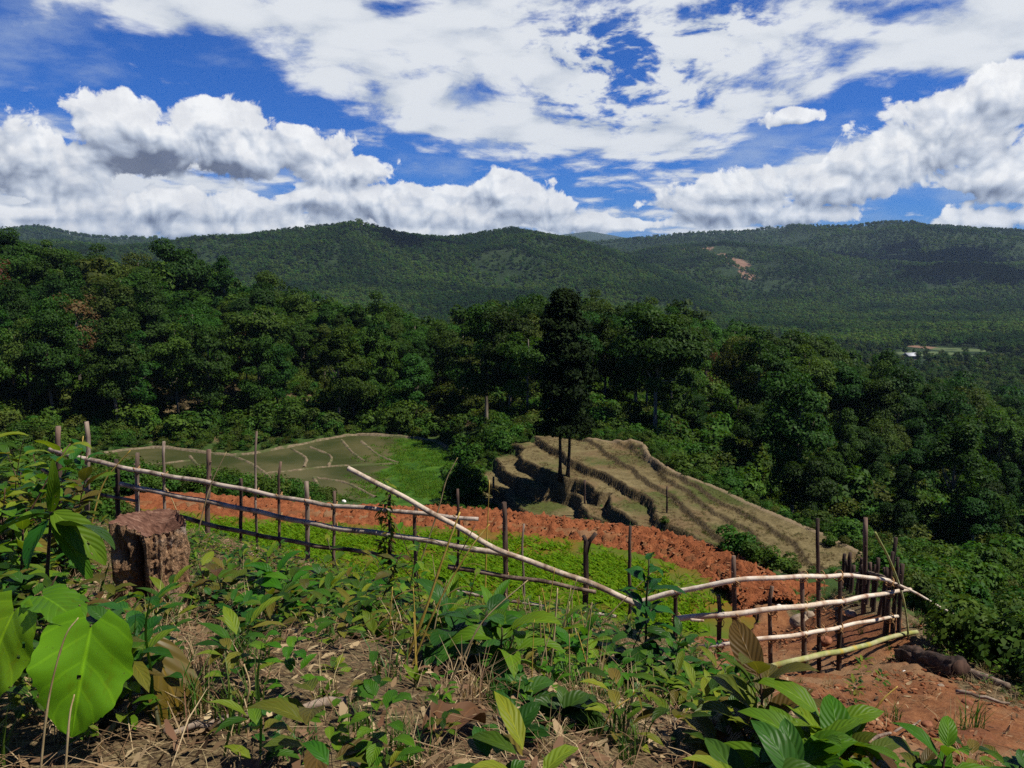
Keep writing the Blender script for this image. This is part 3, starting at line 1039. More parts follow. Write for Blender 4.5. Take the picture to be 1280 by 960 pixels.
# ------------------------------------------------------------------ rice paddy and its red bund
def build_paddy():
    m, n = new_mat('paddy_water')
    tc = n.node('ShaderNodeTexCoord')
    p = tc.outputs['Object']
    a = n.noise(p, 0.45, 4, 0.6)
    b = n.noise(p, 5.0, 5, 0.7)
    col = n.mix(n.ss(a, 0.38, 0.62), (0.07, 0.105, 0.010), (0.15, 0.085, 0.016))
    col = n.mix(n.ss(b, 0.5, 0.72, 0, 0.5), col, (0.04, 0.06, 0.01))
    finish(n, principled(n, col, 0.45, 0.05, n.bump(b, 0.08, 0.01)))
    x0, y0 = PADDY.min(0) - 0.4
    x1, y1 = PADDY.max(0) + 0.4
    gx, gy = np.arange(x0, x1, 0.2), np.arange(y0, y1, 0.2)
    X, Y = np.meshgrid(gx, gy)
    keep = poly_sd(X, Y, PADDY) < 0.55
    idx = -np.ones(X.shape, int)
    idx[keep] = np.arange(keep.sum())
    F = idx.ravel()[grid_faces(*X.shape)]
    F = F[(F >= 0).all(1)]
    o = mesh_np('water', np.stack([X, Y, np.full(X.shape, PAD_Z)], -1)[keep], F[:, ::-1], m, None, True)
    tag(o, kind='structure')
    # seedlings
    rs = np.random.RandomState(4)
    gx, gy = np.meshgrid(np.arange(x0, x1, 0.088), np.arange(y0, y1, 0.088))
    px, py = gx.ravel() + rs.normal(0, .03, gx.size), gy.ravel() + rs.normal(0, .03, gx.size)
    s_ = poly_sd(px, py, PADDY)
    # sparse towards the bund on the far and right side
    far_d = line_d(px, py, smooth_line(pad_far, 5))
    dens = sstep(far_d, 0.1, 1.1) * (0.85 + 0.9 * fbm(px * .7, py * .7, 3, 44))
    dens = dens * (1 - 0.7 * sstep(px, 1.5, 4.0)) + 0.12
    dens *= np.where(fbm(px * 1.3, py * 1.3, 2, 47) > 0.40, 1, 0.22)
    k = (s_ < -0.12) & (rs.rand(len(px)) < dens)
    px, py = px[k], py[k]
    nb = 6
    n_ = len(px) * nb
    bx, by = np.repeat(px, nb) + rs.normal(0, .012, n_), np.repeat(py, nb) + rs.normal(0, .012, n_)
    h = 0.08 + 0.08 * rs.rand(n_)
    an = rs.rand(n_) * 6.283
    lean = 0.07 + 0.12 * rs.rand(n_)
    w = 0.011 + 0.005 * rs.rand(n_)
    ca, sa = np.cos(an), np.sin(an)
    z0 = PAD_Z - 0.02
    V = np.zeros((n_, 4, 3))
    V[:, 0] = np.stack([bx - sa * w, by + ca * w, np.full(n_, z0)], 1)
    V[:, 1] = np.stack([bx + sa * w, by - ca * w, np.full(n_, z0)], 1)
    V[:, 2] = np.stack([bx + ca * lean * .6 + sa * w, by + sa * lean * .6 - ca * w, z0 + h * .7], 1)
    V[:, 3] = np.stack([bx + ca * lean * 1.3, by + sa * lean * 1.3, z0 + h], 1)
    F = np.arange(n_ * 4).reshape(-1, 4)
    lm = leaf_mat('rice_seedling', [(0.10, 0.215, 0.009), (0.14, 0.27, 0.011), (0.20, 0.29, 0.016)], 0.5, 0.7, 0.05, 0.03)
    tag(mesh_np('rice_seedling_grass', V.reshape(-1, 3), F, lm), kind='stuff')

    # red bund heaped along the far edge
    pl = smooth_line([(-11.6, 20.9)] + [tuple(q) for q in pad_far[:]] + [(5.7, 14.6), (5.9, 13.6)], 40)
    d = np.concatenate([[0], np.cumsum(np.linalg.norm(np.diff(pl, axis=0), axis=1))])
    L = np.arange(0, d[-1], 0.06)
    cx, cy_ = np.interp(L, d, pl[:, 0]), np.interp(L, d, pl[:, 1])
    k = np.ones(15) / 15
    c2 = np.stack([np.convolve(np.pad(cx, 7, 'edge'), k, 'valid'), np.convolve(np.pad(cy_, 7, 'edge'), k, 'valid')], 1)
    t = np.gradient(c2, axis=0)
    t /= np.linalg.norm(t, axis=1)[:, None]
    nn = np.stack([-t[:, 1], t[:, 0]], 1)
    vv = np.linspace(-0.45, 2.5, 54)
    U, Vv = np.meshgrid(L, vv, indexing='ij')
    Xb = c2[:, None, 0] + nn[:, None, 0] * Vv
    Yb = c2[:, None, 1] + nn[:, None, 1] * Vv
    prof = np.interp(vv, [-0.45, 0.05, 0.3, 0.6, 0.85, 1.1, 1.4, 2.5], [-0.45, 0.0, 0.06, 0.16, 0.24, 0.26, 0.12, -1.0])
    Z = PAD_Z + prof[None, :] * (0.85 + 0.3 * fbm(L * 0.5, L * 0, 2, 3))[:, None] * np.interp(L, [0, 0.8, L[-1] * .5, L[-1] * .9, L[-1]], [0.0, 0.8, 1.0, 1.15, 0.15])[:, None]
    lump = np.where((vv > 0.0)[None, :], 1.0, 0.15) * np.interp(L, [0, L[-1] * 0.3, L[-1] * 0.55, L[-1]], [0.5, 0.75, 1.2, 1.2])[:, None]
    cl = 0.20 * (fbm(Xb * 8, Yb * 8, 2, 12) - .5) + 0.17 * (fbm(Xb * 16, Yb * 16, 2, 15) - .5) + 0.20 * np.abs(fbm(Xb * 11, Yb * 11, 2, 13) - 0.5)
    globals()['BUND_PTS'] = (Xb, Yb, Z)
    Z = Z + lump * (cl - 0.04)
    m, n = new_mat('red_clods')
    tc = n.node('ShaderNodeTexCoord')
    p = tc.outputs['Object']
    a = n.noise(p, 3.0, 6, 0.65)
    b = n.noise(p, 16.0, 5, 0.7)
    col = n.ramp(n.m('ADD', n.m('MULTIPLY', a, 0.5), n.m('MULTIPLY', b, 0.5)), [(0.32, (0.09, 0.027, 0.012)), (0.5, (0.215, 0.070, 0.028)), (0.7, (0.32, 0.125, 0.052))])
    finish(n, principled(n, col, 0.95, 0.1, n.bump(b, 0.9, 0.05)))
    o = mesh_np('earth_bund', np.stack([Xb, Yb, Z], -1).reshape(-1, 3), grid_faces(len(L), len(vv)), m, None, False)
    tag(o, kind='structure')


build_paddy()

# ------------------------------------------------------------------ foliage generators
def rand_unit(rs, n):
    v = rs.normal(size=(n, 3))
    return v / (np.linalg.norm(v, axis=1)[:, None] + 1e-9)


def leaf_quads(rs, pos, nrm, size, aspect=1.7):
    """one bent, pointed leaf spray per position"""
    n = len(pos)
    t = np.cross(nrm, rand_unit(rs, n))
    t /= np.linalg.norm(t, axis=1)[:, None] + 1e-9
    b = np.cross(nrm, t)
    L = (size * (0.65 + 0.7 * rs.rand(n)))[:, None]
    W = L / aspect
    bend = (rs.rand(n)[:, None] - 0.2) * 0.35 * L
    V = np.zeros((n, 4, 3))
    V[:, 0] = pos - t * L * 0.5 - nrm * bend * .4
    V[:, 1] = pos + b * W * 0.5 + nrm * bend * .3
    V[:, 2] = pos + t * L * 0.5 - nrm * bend
    V[:, 3] = pos - b * W * 0.5 + nrm * bend * .3
    return V.reshape(-1, 3), np.arange(n * 4).reshape(-1, 4)


def crown_clumps(rs, n, rx, rz, cz, shape='oval', low=0.0):
    c = []
    while len(c) < n:
        v = rs.uniform(-1, 1, 3)
        r = np.linalg.norm(v)
        if r > 1 or r < 0.25:
            continue
        if shape == 'cone':
            k = 1.0 - 0.6 * max(v[2], -0.3)
            v[:2] *= k
        if shape == 'top' and v[2] < -0.3 and rs.rand() < 0.7:
            continue
        c.append((v[0] * rx, v[1] * rx, cz + v[2] * rz))
    return np.array(c)


def crown_mesh(rs, cl, rad, per, size, up=0.5):
    P_, N_ = [], []
    ctr = cl.mean(0)
    for c in cl:
        r = rad * (0.6 + 0.8 * rs.rand())
        k = int(per * (r / rad) ** 1.6)
        d = rand_unit(rs, k)
        d[:, 2] = np.abs(d[:, 2]) * (0.35 + 0.65 * (rs.rand(k) > 0.3)) * np.where(rs.rand(k) < 0.25, -0.6, 1)
        q = c + d * r * np.array([1, 1, 0.75]) * (0.55 + 0.45 * rs.rand(k) ** 0.5)[:, None]
        out = q - ctr
        out /= np.linalg.norm(out, axis=1)[:, None] + 1e-9
        nn = d * 0.7 + out * 0.4 + np.array([0, 0, up]) + rs.normal(size=(k, 3)) * 0.45
        nn /= np.linalg.norm(nn, axis=1)[:, None] + 1e-9
        P_.append(q)
        N_.append(nn)
    return leaf_quads(rs, np.vstack(P_), np.vstack(N_), size)


def trunk_mb(rs, h, r0, cl, nl=7, lean=0.05, fork=0.45):
    mb = MB()
    k = np.linspace(0, 1, 9)
    ax = np.cumsum(rs.normal(0, lean, (9, 2)), axis=0) * h * 0.12
    pts = np.column_stack([ax[:, 0], ax[:, 1], k * h - 0.4])
    mb.tube(pts, r0 * (1 - 0.72 * k) * (1 + 0.5 * np.exp(-k * 14)), 8)
    for i in rs.choice(len(cl), min(nl, len(cl)), replace=False):
        t = fork + (0.95 - fork) * rs.rand()
        b = np.array([np.interp(t, k, pts[:, j]) for j in range(3)])
        e = cl[i]
        if e[2] < b[2] - 0.5:
            continue
        mid = (b + e) / 2 + rs.normal(0, .25, 3) + np.array([0, 0, -0.25])
        mb.tube(smooth_line([b, mid, e], 4), np.linspace(r0 * (0.55 - 0.3 * t), r0 * 0.08, 9), 5)
    return mb


LM = {
    'deep': leaf_mat('leaf_deep_green', [(0.012, 0.034, 0.005), (0.020, 0.056, 0.007), (0.038, 0.084, 0.011)], 0.32, 0.6, 0.12, 0.3),
    'mid': leaf_mat('leaf_mid_green', [(0.018, 0.052, 0.006), (0.031, 0.084, 0.009), (0.056, 0.118, 0.014)], 0.36, 0.6, 0.12, 0.3),
    'olive': leaf_mat('leaf_olive_green', [(0.034, 0.056, 0.009), (0.056, 0.088, 0.012), (0.088, 0.116, 0.020)], 0.34, 0.6, 0.12, 0.28),
    'brown': leaf_mat('leaf_russet', [(0.060, 0.032, 0.016), (0.12, 0.058, 0.028), (0.085, 0.072, 0.026)], 0.25, 0.65, 0.1, 0.25),
    'dark': leaf_mat('leaf_backlit_evergreen', [(0.004, 0.011, 0.003), (0.007, 0.018, 0.004), (0.013, 0.031, 0.006)], 0.08, 0.7, 0.06, 0.1),  # near-black leaf colour stands in for the shade of the backlit crown
    'bush': leaf_mat('leaf_bush', [(0.022, 0.060, 0.006), (0.040, 0.098, 0.010), (0.068, 0.138, 0.016)], 0.36, 0.6, 0.12, 0.25),
}
BARK = bark_mat('bark_pale_grey', (0.07, 0.055, 0.042), (0.26, 0.22, 0.17), 3.0, (1, 1, 0.2))
BARK_D = bark_mat('bark_dark', (0.016, 0.012, 0.010), (0.055, 0.042, 0.032), 4.0, (1, 1, 0.15))


def tree_proto(seed, h, rx, leaf, mat, bark, shape='oval', ncl=34, per=150, rad=1.15, crown_lo=0.16, name='broadleaf_tree'):
    rs = np.random.RandomState(seed)
    zc = h * (1 + crown_lo) / 2
    cl = crown_clumps(rs, ncl, rx - rad * .5, h * (1 - crown_lo) / 2 - rad * .5, zc, shape)
    root = bpy.data.objects.new(name, None)
    C.objects.link(root)
    V, F = crown_mesh(rs, cl, rad, per, leaf)
    mesh_np('crown', V, F, mat, root)
    trunk_mb(rs, h * 0.86, 0.012 * h + 0.05, cl).build('trunk', bark, root)
    return root


PROT = [   # empties, their heights, kinds
    (tree_proto(1, 13, 3.6, 0.31, LM['mid'], BARK, per=270), 13, 'mid'),
    (tree_proto(2, 14, 3.1, 0.30, LM['deep'], BARK, ncl=38, per=270), 14, 'deep'),
    (tree_proto(3, 12, 3.9, 0.32, LM['mid'], BARK, 'top', ncl=34, per=270), 12, 'mid'),
    (tree_proto(4, 15, 2.7, 0.28, LM['deep'], BARK, 'cone', ncl=40, crown_lo=.2, per=260), 15, 'deep'),
    (tree_proto(5, 11, 3.4, 0.28, LM['olive'], BARK, 'top', ncl=28, per=230), 11, 'olive'),
    (tree_proto(6, 13, 3.3, 0.29, LM['mid'], BARK, 'cone', ncl=36, per=260), 13, 'mid'),
    (tree_proto(7, 9, 2.6, 0.26, LM['brown'], BARK, 'oval', ncl=20, per=130), 9, 'brown'),
    (tree_proto(9, 14, 2.1, 0.26, LM['olive'], BARK, 'cone', ncl=34, per=190, rad=.85, crown_lo=.12), 14, 'olive'),
    (tree_proto(10, 12, 2.6, 0.24, LM['brown'], BARK, 'top', ncl=14, per=60, rad=1.0), 12, 'bare'),
    (tree_proto(8, 13, 3.8, 0.34, LM['deep'], BARK, 'top', ncl=32, per=290), 13, 'deep'),
]

SKY_CAP = [(-300, 282), (0, 282), (60, 290), (130, 302), (180, 318), (250, 318), (330, 345), (420, 352), (560, 360), (700, 360), (850, 370), (920, 395), (1000, 403), (1060, 404), (1120, 448), (1180, 468), (1280, 496), (1500, 510)]


def to_px(x, y, z):
    c, s_ = math.cos(PITCH), math.sin(PITCH)
    d = y * c - (z - EYE) * s_
    return 640 + FPX * x / d, 480 - FPX * (y * s_ + (z - EYE) * c) / d


WORD = {'mid': 'leafy green', 'deep': 'dark green', 'olive': 'yellowish olive', 'brown': 'sparse russet brown', 'bare': 'half bare grey'}
used = set()


def plant_tree(pi, x, y, h, rz, label, group, z=None):
    root, ph, kind = PROT[pi]
    if pi in used:
        o = copy_tree(root)
    else:
        o = root
        used.add(pi)
    k = h / ph
    o.location = (x, y, gz(x, y) - 0.15 if z is None else z)
    o.rotation_euler = (0, 0, rz)
    w_ = 0.85 + 0.3 * ((x * 7.13 + y * 3.7) % 1.0)
    o.scale = (k * w_, k * (1.9 - w_) * .95, k)
    return tag(o, label, 'tree', group)


rest_pts = []          # trees past the first three hundred


def forest():
    rs = np.random.RandomState(11)
    cand = []
    sp_ = 5.6
    for gy in np.arange(38, 270, sp_):
        for gx in np.arange(-200, 200, sp_):
            x, y = gx + rs.uniform(-.42, .42) * sp_, gy + rs.uniform(-.42, .42) * sp_
            cand.append((x, y))
    cand = np.array(cand)
    X, Y = cand.T
    so, st, sp = poly_sd(X, Y, POND), poly_sd(X, Y, TERR_POLY), poly_sd(X, Y, PADDY)
    Z = ground_z(X, Y)
    px, py = to_px(X, Y, Z)
    ok = (np.abs(px - 640) < 720) & (so > 5) & (st > 5.0) & (sp > 12)
    # open hollow between bund, pools and spur; slope below the fence to the side
    ok &= ~((Y < 60) & (px < 640))
    ok &= ~((Y < 86) & (px < 600) & (so < 9))
    ok &= ~((Y < 46) & (px < 1120))
    ok &= ~((px > 640) & (py > 735))
    # strip of low bushes along the spur's far edge
    rimd = line_d(X, Y, TERR_RIM)
    ok &= ~((rimd < 7.5) & (px > 640))
    ok &= ~((np.abs(px - 720) < 70) & (Y < 72))
    # a clearing with bare ground on the facing hillside
    thin = np.exp(-(((px - 300) / 190) ** 2 + ((Y - 98) / 9) ** 2))
    ok &= rs.rand(len(X)) > thin * 0.75
    cand, Z, px, py = cand[ok], Z[ok], px[ok], py[ok]
    order = np.argsort(cand[:, 1])
    rows = []
    for i in order:
        x, y = cand[i]
        cap = np.interp(px[i], [a for a, _ in SKY_CAP], [b for _, b in SKY_CAP])
        if y < 75 and px[i] > 850:
            cap = max(cap, np.interp(px[i], [850, 1000, 1280], [480, 500, 530]) if y > 55 else np.interp(px[i], [850, 1000, 1280], [520, 560, 600]))
        cap += rs.uniform(-7, 16) if rs.rand() < .6 else rs.uniform(10, 50)
        r = ray(px[i], cap)
        top = r[2] / r[1] * y + EYE
        h = min(top - Z[i], rs.uniform(9.5, 16))
        if h < 4.5:
            continue
        rows.append((x, y, Z[i], h, px[i], py[i]))
    n_ind = 288
    for i, (x, y, z, h, a, b) in enumerate(rows):
        pi = rs.choice(10, p=[.19, .15, .15, .13, .06, .14, .012, .05, .013, .105])
        if a > 850 and pi == 6:
            pi = 5
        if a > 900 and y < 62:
            pi = rs.choice([1, 3, 9])  # darker tree kinds stand in for the shade low in the valley
        if i < n_ind:
            kind = PROT[pi][2]
            if a < 480:
                zone, gtxt = 'the hillside behind the flooded fields', 'hillside'
            elif a < 860:
                zone, gtxt = 'the wood behind the lone dark tree', 'terrace wood'
            else:
                zone, gtxt = 'the valley beside the terraced spur', 'valley wood'
            size = 'tall' if h > 12.5 else ('low' if h < 9 else 'mid-height')
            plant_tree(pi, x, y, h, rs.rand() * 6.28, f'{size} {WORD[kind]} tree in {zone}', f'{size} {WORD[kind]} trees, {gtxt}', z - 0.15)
        else:
            rest_pts.append((x, y, z - 0.2, h / 13.0 * 1.05, rs.rand() * 6.28, rs.randint(0, 3)))
    print('forest trees', len(rows))


forest()

# trees that stand out against the sky on the ridge
for px, top, Y, pi, lab in ((20, 277, 146, 9, 'dark crowned tree on the ridge at the very edge of the photo, against the sky'), (74, 286, 143, 2, 'broad round tree on the left ridge, second along the skyline'),
                            (120, 300, 140, 0, 'shorter leafy tree on the ridge between the broad one and the tall one'), (226, 291, 138, 9, 'tall round crowned tree rising highest above the left ridge'),
                            (282, 315, 138, 3, 'slender dark tree just right of the tallest one on the ridge'), (178, 308, 150, 4, 'pale yellowish tree on the ridge left of the tallest crown'),
                            (340, 330, 142, 1, 'dark narrow tree where the left ridge begins to fall')):
    q = at(px, Y)
    r = ray(px, top)
    h = r[2] / r[1] * Y + EYE - q[2]
    plant_tree(pi, q[0], q[1], h, px, lab, None)
for px, py, pi, h, lab in ((1190, 745, 5, 11.5, 'bright yellow green tree lit in the dark valley beside the fenced bank'),
                           (985, 640, 1, 12.5, 'dark tree with a bare pale trunk beside the spur edge'), (310, 505, 6, 12, 'russet tree with dying leaves above the pool hillside')):
    Y = 52 if px > 600 else 104
    q = at(px, Y)
    plant_tree(pi, q[0], q[1], h, px, lab, None)


# ------------------------------------------------------------------ the lone dark tree on the terraces
def lone_tree():
    q = hit(703, 607)
    q[2] = float(terr_z(np.array([q[0]]), np.array([q[1]]))[0])
    top = ray(703, 366)
    H = top[2] / top[1] * q[1] + EYE - q[2]
    root = empty('evergreen_tree', q, 'tall dark evergreen tree with twin trunks standing alone on the dry terraces', 'tree')
    rs = np.random.RandomState(5)
    c = []
    for i in range(120):
        t = rs.rand()
        z = H * (0.25 + 0.73 * t)
        w = np.interp(t, [0, .12, .3, .55, .8, 1], [1.25, 1.5, 1.65, 1.5, 1.15, .4])
        a = rs.rand() * 6.283
        r = w * rs.rand() ** .5
        c.append((r * math.cos(a), r * math.sin(a), z))
    c += [(1.3, 0.1, H * .245), (1.45, -.2, H * .29), (0.9, .4, H * .27), (-1.2, 0, H * .26)]
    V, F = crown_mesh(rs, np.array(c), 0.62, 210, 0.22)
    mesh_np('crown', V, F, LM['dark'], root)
    for dx, lean in ((-0.16, -0.1), (0.3, 0.12)):
        mb = MB()
        k = np.linspace(0, 1, 10)
        mb.tube(np.column_stack([dx + lean * k * 2 + 0.06 * np.sin(k * 7), 0.1 * np.sin(k * 5), k * H * .8 - .3]), 0.105 * (1 - .75 * k) * (1 + .6 * np.exp(-k * 18)), 9, rough=.06)
        mb.build('trunk', BARK_D, root)


lone_tree()


# ------------------------------------------------------------------ bushes
def bush_proto(seed, mat, leaf=0.2, ncl=14, per=110, name='bush'):
    rs = np.random.RandomState(seed)
    cl = crown_clumps(rs, ncl, 0.85, 0.75, 0.95)
    root = bpy.data.objects.new(name, None)
    C.objects.link(root)
    V, F = crown_mesh(rs, cl, 0.48, per, leaf)
    mesh_np('foliage', V, F, mat, root)
    mb = MB()
    for i in range(5):
        e = cl[i]
        mb.tube(smooth_line([(0, 0, -.2), (e[0] * .4, e[1] * .4, e[2] * .6), e], 4), np.linspace(.05, .012, 9), 5)
    mb.build('stem', BARK_D, root)
    return root


BP = [bush_proto(61, LM['bush']), bush_proto(62, LM['bush'], 0.24, 11, 90), bush_proto(63, LM['olive'], 0.2, 10, 90), bush_proto(64, LM['mid'], 0.17, 16, 120)]
bused = set()


def plant_bush(bi, x, y, s, label, group, rz=0.0, z=None, sz=1.0):
    if bi in bused:
        o = copy_tree(BP[bi])
    else:
        o = BP[bi]
        bused.add(bi)
    o.location = (x, y, gz(x, y) - 0.05 * s if z is None else z)
    o.rotation_euler = (0, 0, rz)
    o.scale = (s, s, s * sz)
    return tag(o, label, 'bush', group)


def bushes():
    rs = np.random.RandomState(23)
    # hillside foot behind the pools
    for i in range(62):
        px = rs.uniform(60, 560)
        Y = rs.uniform(84, 97) if px > 90 else rs.uniform(70, 90)
        q = at(px, Y)
        if poly_sd(q[0:1], q[1:2], POND)[0] < 1.5:
            continue
        plant_bush(rs.choice([0, 1, 1, 2, 3]), q[0], q[1], rs.uniform(1.1, 2.3), 'rounded green bush at the foot of the wooded hillside behind the flooded fields', 'bushes behind the flooded fields', rs.rand() * 6.28, q[2] - .2)
    # flank between pools and terraces
    n = 0
    while n < 30:
        px, Y = rs.uniform(575, 650), rs.uniform(46, 74)
        q = at(px, Y)
        a, b = to_px(q[0], q[1], q[2])
        if poly_sd(q[0:1], q[1:2], TERR_POLY)[0] < 1.0 or poly_sd(q[0:1], q[1:2], POND)[0] < 1.0 or b > 680:
            continue
        n += 1
        plant_bush(rs.choice([0, 1, 3, 3]), q[0], q[1], rs.uniform(0.8, 1.6), 'dense green bush on the flank between the flooded fields and the dry terraces', 'bushes between pools and terraces', rs.rand() * 6.28, q[2] - .2)
    # hollow just behind the red bund
    for i in range(20):
        px, Y = rs.uniform(90, 290), rs.uniform(50, 60)
        q = at(px, Y)
        plant_bush(rs.choice([0, 1, 3]), q[0], q[1], rs.uniform(0.7, 1.3), 'low green bush on the near bank of the flooded fields', 'bushes on the near bank of the pools', rs.rand() * 6.28)
    # far edge of the spur
    rim = smooth_line(TERR_RIM, 8)
    for i in range(64):
        c = rim[rs.randint(6, len(rim))]
        off = rs.uniform(1.0, 6.0)
        x, y = c[0] + off * 0.95, c[1] + off * 0.35
        plant_bush(rs.choice([0, 0, 1, 2]), x, y, rs.uniform(0.45, 1.1) * (1.0 if off < 4 else 1.3), 'bright green bush along the far edge of the dry terraced spur', 'bushes along the edge of the spur', rs.rand() * 6.28, None, 0.8)
    # below the outer bund, by the last terrace
    for px, py, s, lab in ((917, 690, .55, 'small round bush just behind the red bund, nearest the terraces'), (940, 700, .45, 'low bush behind the red bund beside the small round one'), (962, 708, .5, 'low spreading bush by the lowest terrace end'),
                           (985, 712, .4, 'small bush between the red bund and the standing posts'), (1010, 705, .4, 'small bush behind the tall thin fence post'), (1035, 690, .45, 'leafy bush on the terrace end behind the picket row'),
                           (830, 655, .3, 'tiny bush on the outer side of the red bund')):
        q = hit(px, py + 6)
        plant_bush(rs.choice([0, 1]), q[0], q[1], s * 0.72, lab, None, rs.rand() * 6.28)


bushes()


# ------------------------------------------------------------------ masses: far woods, undergrowth
def instancer(name, pts, protos, mats=None):
    """pts rows: x,y,z,scale,turn,which"""
    pts = np.asarray(pts, float)
    o = mesh_np(name, pts[:, :3], np.zeros((0, 3), int)) if False else None
    me = bpy.data.meshes.new(name)
    me.vertices.add(len(pts))
    me.vertices.foreach_set('co', pts[:, :3].astype(np.float32).ravel())
    for an, col in (('s', 3), ('r', 4), ('w', 5)):
        a = me.attributes.new(an, 'FLOAT', 'POINT')
        a.data.foreach_set('value', pts[:, col].astype(np.float32))
    o = bpy.data.objects.new(name, me)
    C.objects.link(o)
    ng = bpy.data.node_groups.new(name, 'GeometryNodeTree')
    ng.interface.new_socket('Geometry', in_out='INPUT', socket_type='NodeSocketGeometry')
    ng.interface.new_socket('Geometry', in_out='OUTPUT', socket_type='NodeSocketGeometry')
    nd, lk = ng.nodes, ng.links
    gi, go = nd.new('NodeGroupInput'), nd.new('NodeGroupOutput')
    jn = nd.new('GeometryNodeJoinGeometry')

    def named(a):
        q = nd.new('GeometryNodeInputNamedAttribute')
        q.data_type = 'FLOAT'
        q.inputs[0].default_value = a
        return q.outputs[0]
    for k, pr in enumerate(protos):
        oi = nd.new('GeometryNodeObjectInfo')
        oi.transform_space = 'ORIGINAL'
        oi.inputs[0].default_value = pr
        oi.inputs['As Instance'].default_value = True
        ip = nd.new('GeometryNodeInstanceOnPoints')
        lk.new(gi.outputs[0], ip.inputs['Points'])
        lk.new(oi.outputs['Geometry'], ip.inputs['Instance'])
        cmp_ = nd.new('FunctionNodeCompare')
        cmp_.data_type = 'FLOAT'
        cmp_.operation = 'EQUAL'
        lk.new(named('w'), cmp_.inputs[0])
        cmp_.inputs[1].default_value = float(k)
        cmp_.inputs['Epsilon'].default_value = 0.1
        lk.new(cmp_.outputs[0], ip.inputs['Selection'])
        cx = nd.new('ShaderNodeCombineXYZ')
        lk.new(named('r'), cx.inputs[2])
        lk.new(cx.outputs[0], ip.inputs['Rotation'])
        lk.new(named('s'), ip.inputs['Scale'])
        lk.new(ip.outputs[0], jn.inputs[0])
    lk.new(jn.outputs[0], go.inputs[0])
    md = o.modifiers.new('scatter', 'NODES')
    md.node_group = ng
    return tag(o, kind='stuff')


def with_patches(m):
    """stands of lighter and darker wood, hundreds of metres across"""
    n = N.__new__(N)
    n.t = m.node_tree
    g = n.node('ShaderNodeNewGeometry')
    a = n.noise(g.outputs['Position'], 0.006, 5, 0.6)
    b = n.noise(g.outputs['Position'], 0.03, 3, 0.6)
    f = n.ss(n.m('ADD', n.m('MULTIPLY', a, .75), n.m('MULTIPLY', b, .25)), .40, .60)
    for nd in list(n.t.nodes):
        if nd.type in ('BSDF_PRINCIPLED', 'BSDF_TRANSLUCENT'):
            sk = nd.inputs[0]
            src = sk.links[0].from_socket
            n.put(sk, n.mix(f, n.mix(1.0, src, (.42, .52, .55), 'MULTIPLY'), n.mix(1.0, src, (1.6, 1.35, 1.0), 'MULTIPLY')))


def mass_proto(seed, h, rx, leaf, mat, ncl, per, rad, trunk=True):
    rs = np.random.RandomState(seed)
    cl = crown_clumps(rs, ncl, rx - rad * .5, h * .36, h * .6)
    V, F = crown_mesh(rs, cl, rad, per, leaf)
    mats = [mat]
    return mesh_np('mass_tree', V, F, mat, False)


far_m = leaf_mat('leaf_far_wood', [(0.022, 0.060, 0.012), (0.038, 0.094, 0.018), (0.066, 0.126, 0.028)], 0.3, 0.7, 0.05, 0.3)
with_patches(far_m)
mp = [mass_proto(71, 13, 3.6, 0.75, LM['mid'], 26, 46, 1.3), mass_proto(72, 13, 3.0, 0.75, LM['deep'], 26, 46, 1.2), mass_proto(73, 12, 3.6, 0.8, LM['olive'], 20, 40, 1.3),
      mass_proto(74, 13, 4.2, 1.5, far_m, 16, 16, 1.7), mass_proto(75, 13, 5.0, 1.6, far_m, 18, 16, 1.8)]


def far_woods():
    rs = np.random.RandomState(31)
    pts = list(rest_pts)
    # slopes down to the valley floor, the valley and the hills
    n = 170000
    az = rs.uniform(-0.66, 0.66, n)
    d = np.exp(rs.uniform(math.log(230), math.log(3600), n))
    keep = rs.rand(n) < np.clip(0.35 + d / 2200, 0, 1)
    az, d = az[keep], d[keep]
    x, y = d * np.sin(az), d * np.cos(az)
    z = ground_z(x, y)
    px, py = to_px(x, y, z)
    # clearings, crops and hamlets stay open
    op = np.zeros(len(x), bool)
    for a, Yd, rx, ry in ((898, 1700, 30, 36), (925, 1600, 22, 26), (936, 1680, 16, 22), (905, 1480, 22, 26), (1022, 640, 22, 45), (1155, 660, 20, 28), (850, 1800, 22, 26), (1100, 560, 24, 40), (1168, 600, 40, 40), (1200, 640, 34, 30), (1105, 470, 18, 24), (1180, 560, 20, 16),
                         (970, 700, 26, 20), (1250, 560, 34, 34), (985, 690, 16, 16), (1138, 600, 14, 18), (1240, 540, 20, 20)):
        cx = (a - 640) / FPX * Yd
        op |= (np.hypot((x - cx) / rx, (y - Yd) / ry) < 1.0) & (rs.rand(len(x)) < 0.93)
    k = ~op & ~((fbm(x / 160, y / 160, 3, 55) < 0.36) & (rs.rand(len(x)) < 0.7))
    x, y, z, d = x[k], y[k], z[k], d[k]
    s = rs.uniform(0.45, 0.95, len(x)) * np.clip(0.75 + d / 5000, 0.75, 1.2)
    w = np.where(d < 700, rs.randint(0, 3, len(x)), rs.randint(3, 5, len(x)))
    pts += list(zip(x, y, z - 0.3, s, rs.rand(len(x)) * 6.28, w))
    print('mass trees', len(pts))
    instancer('distant_forest', pts, mp)


far_woods()


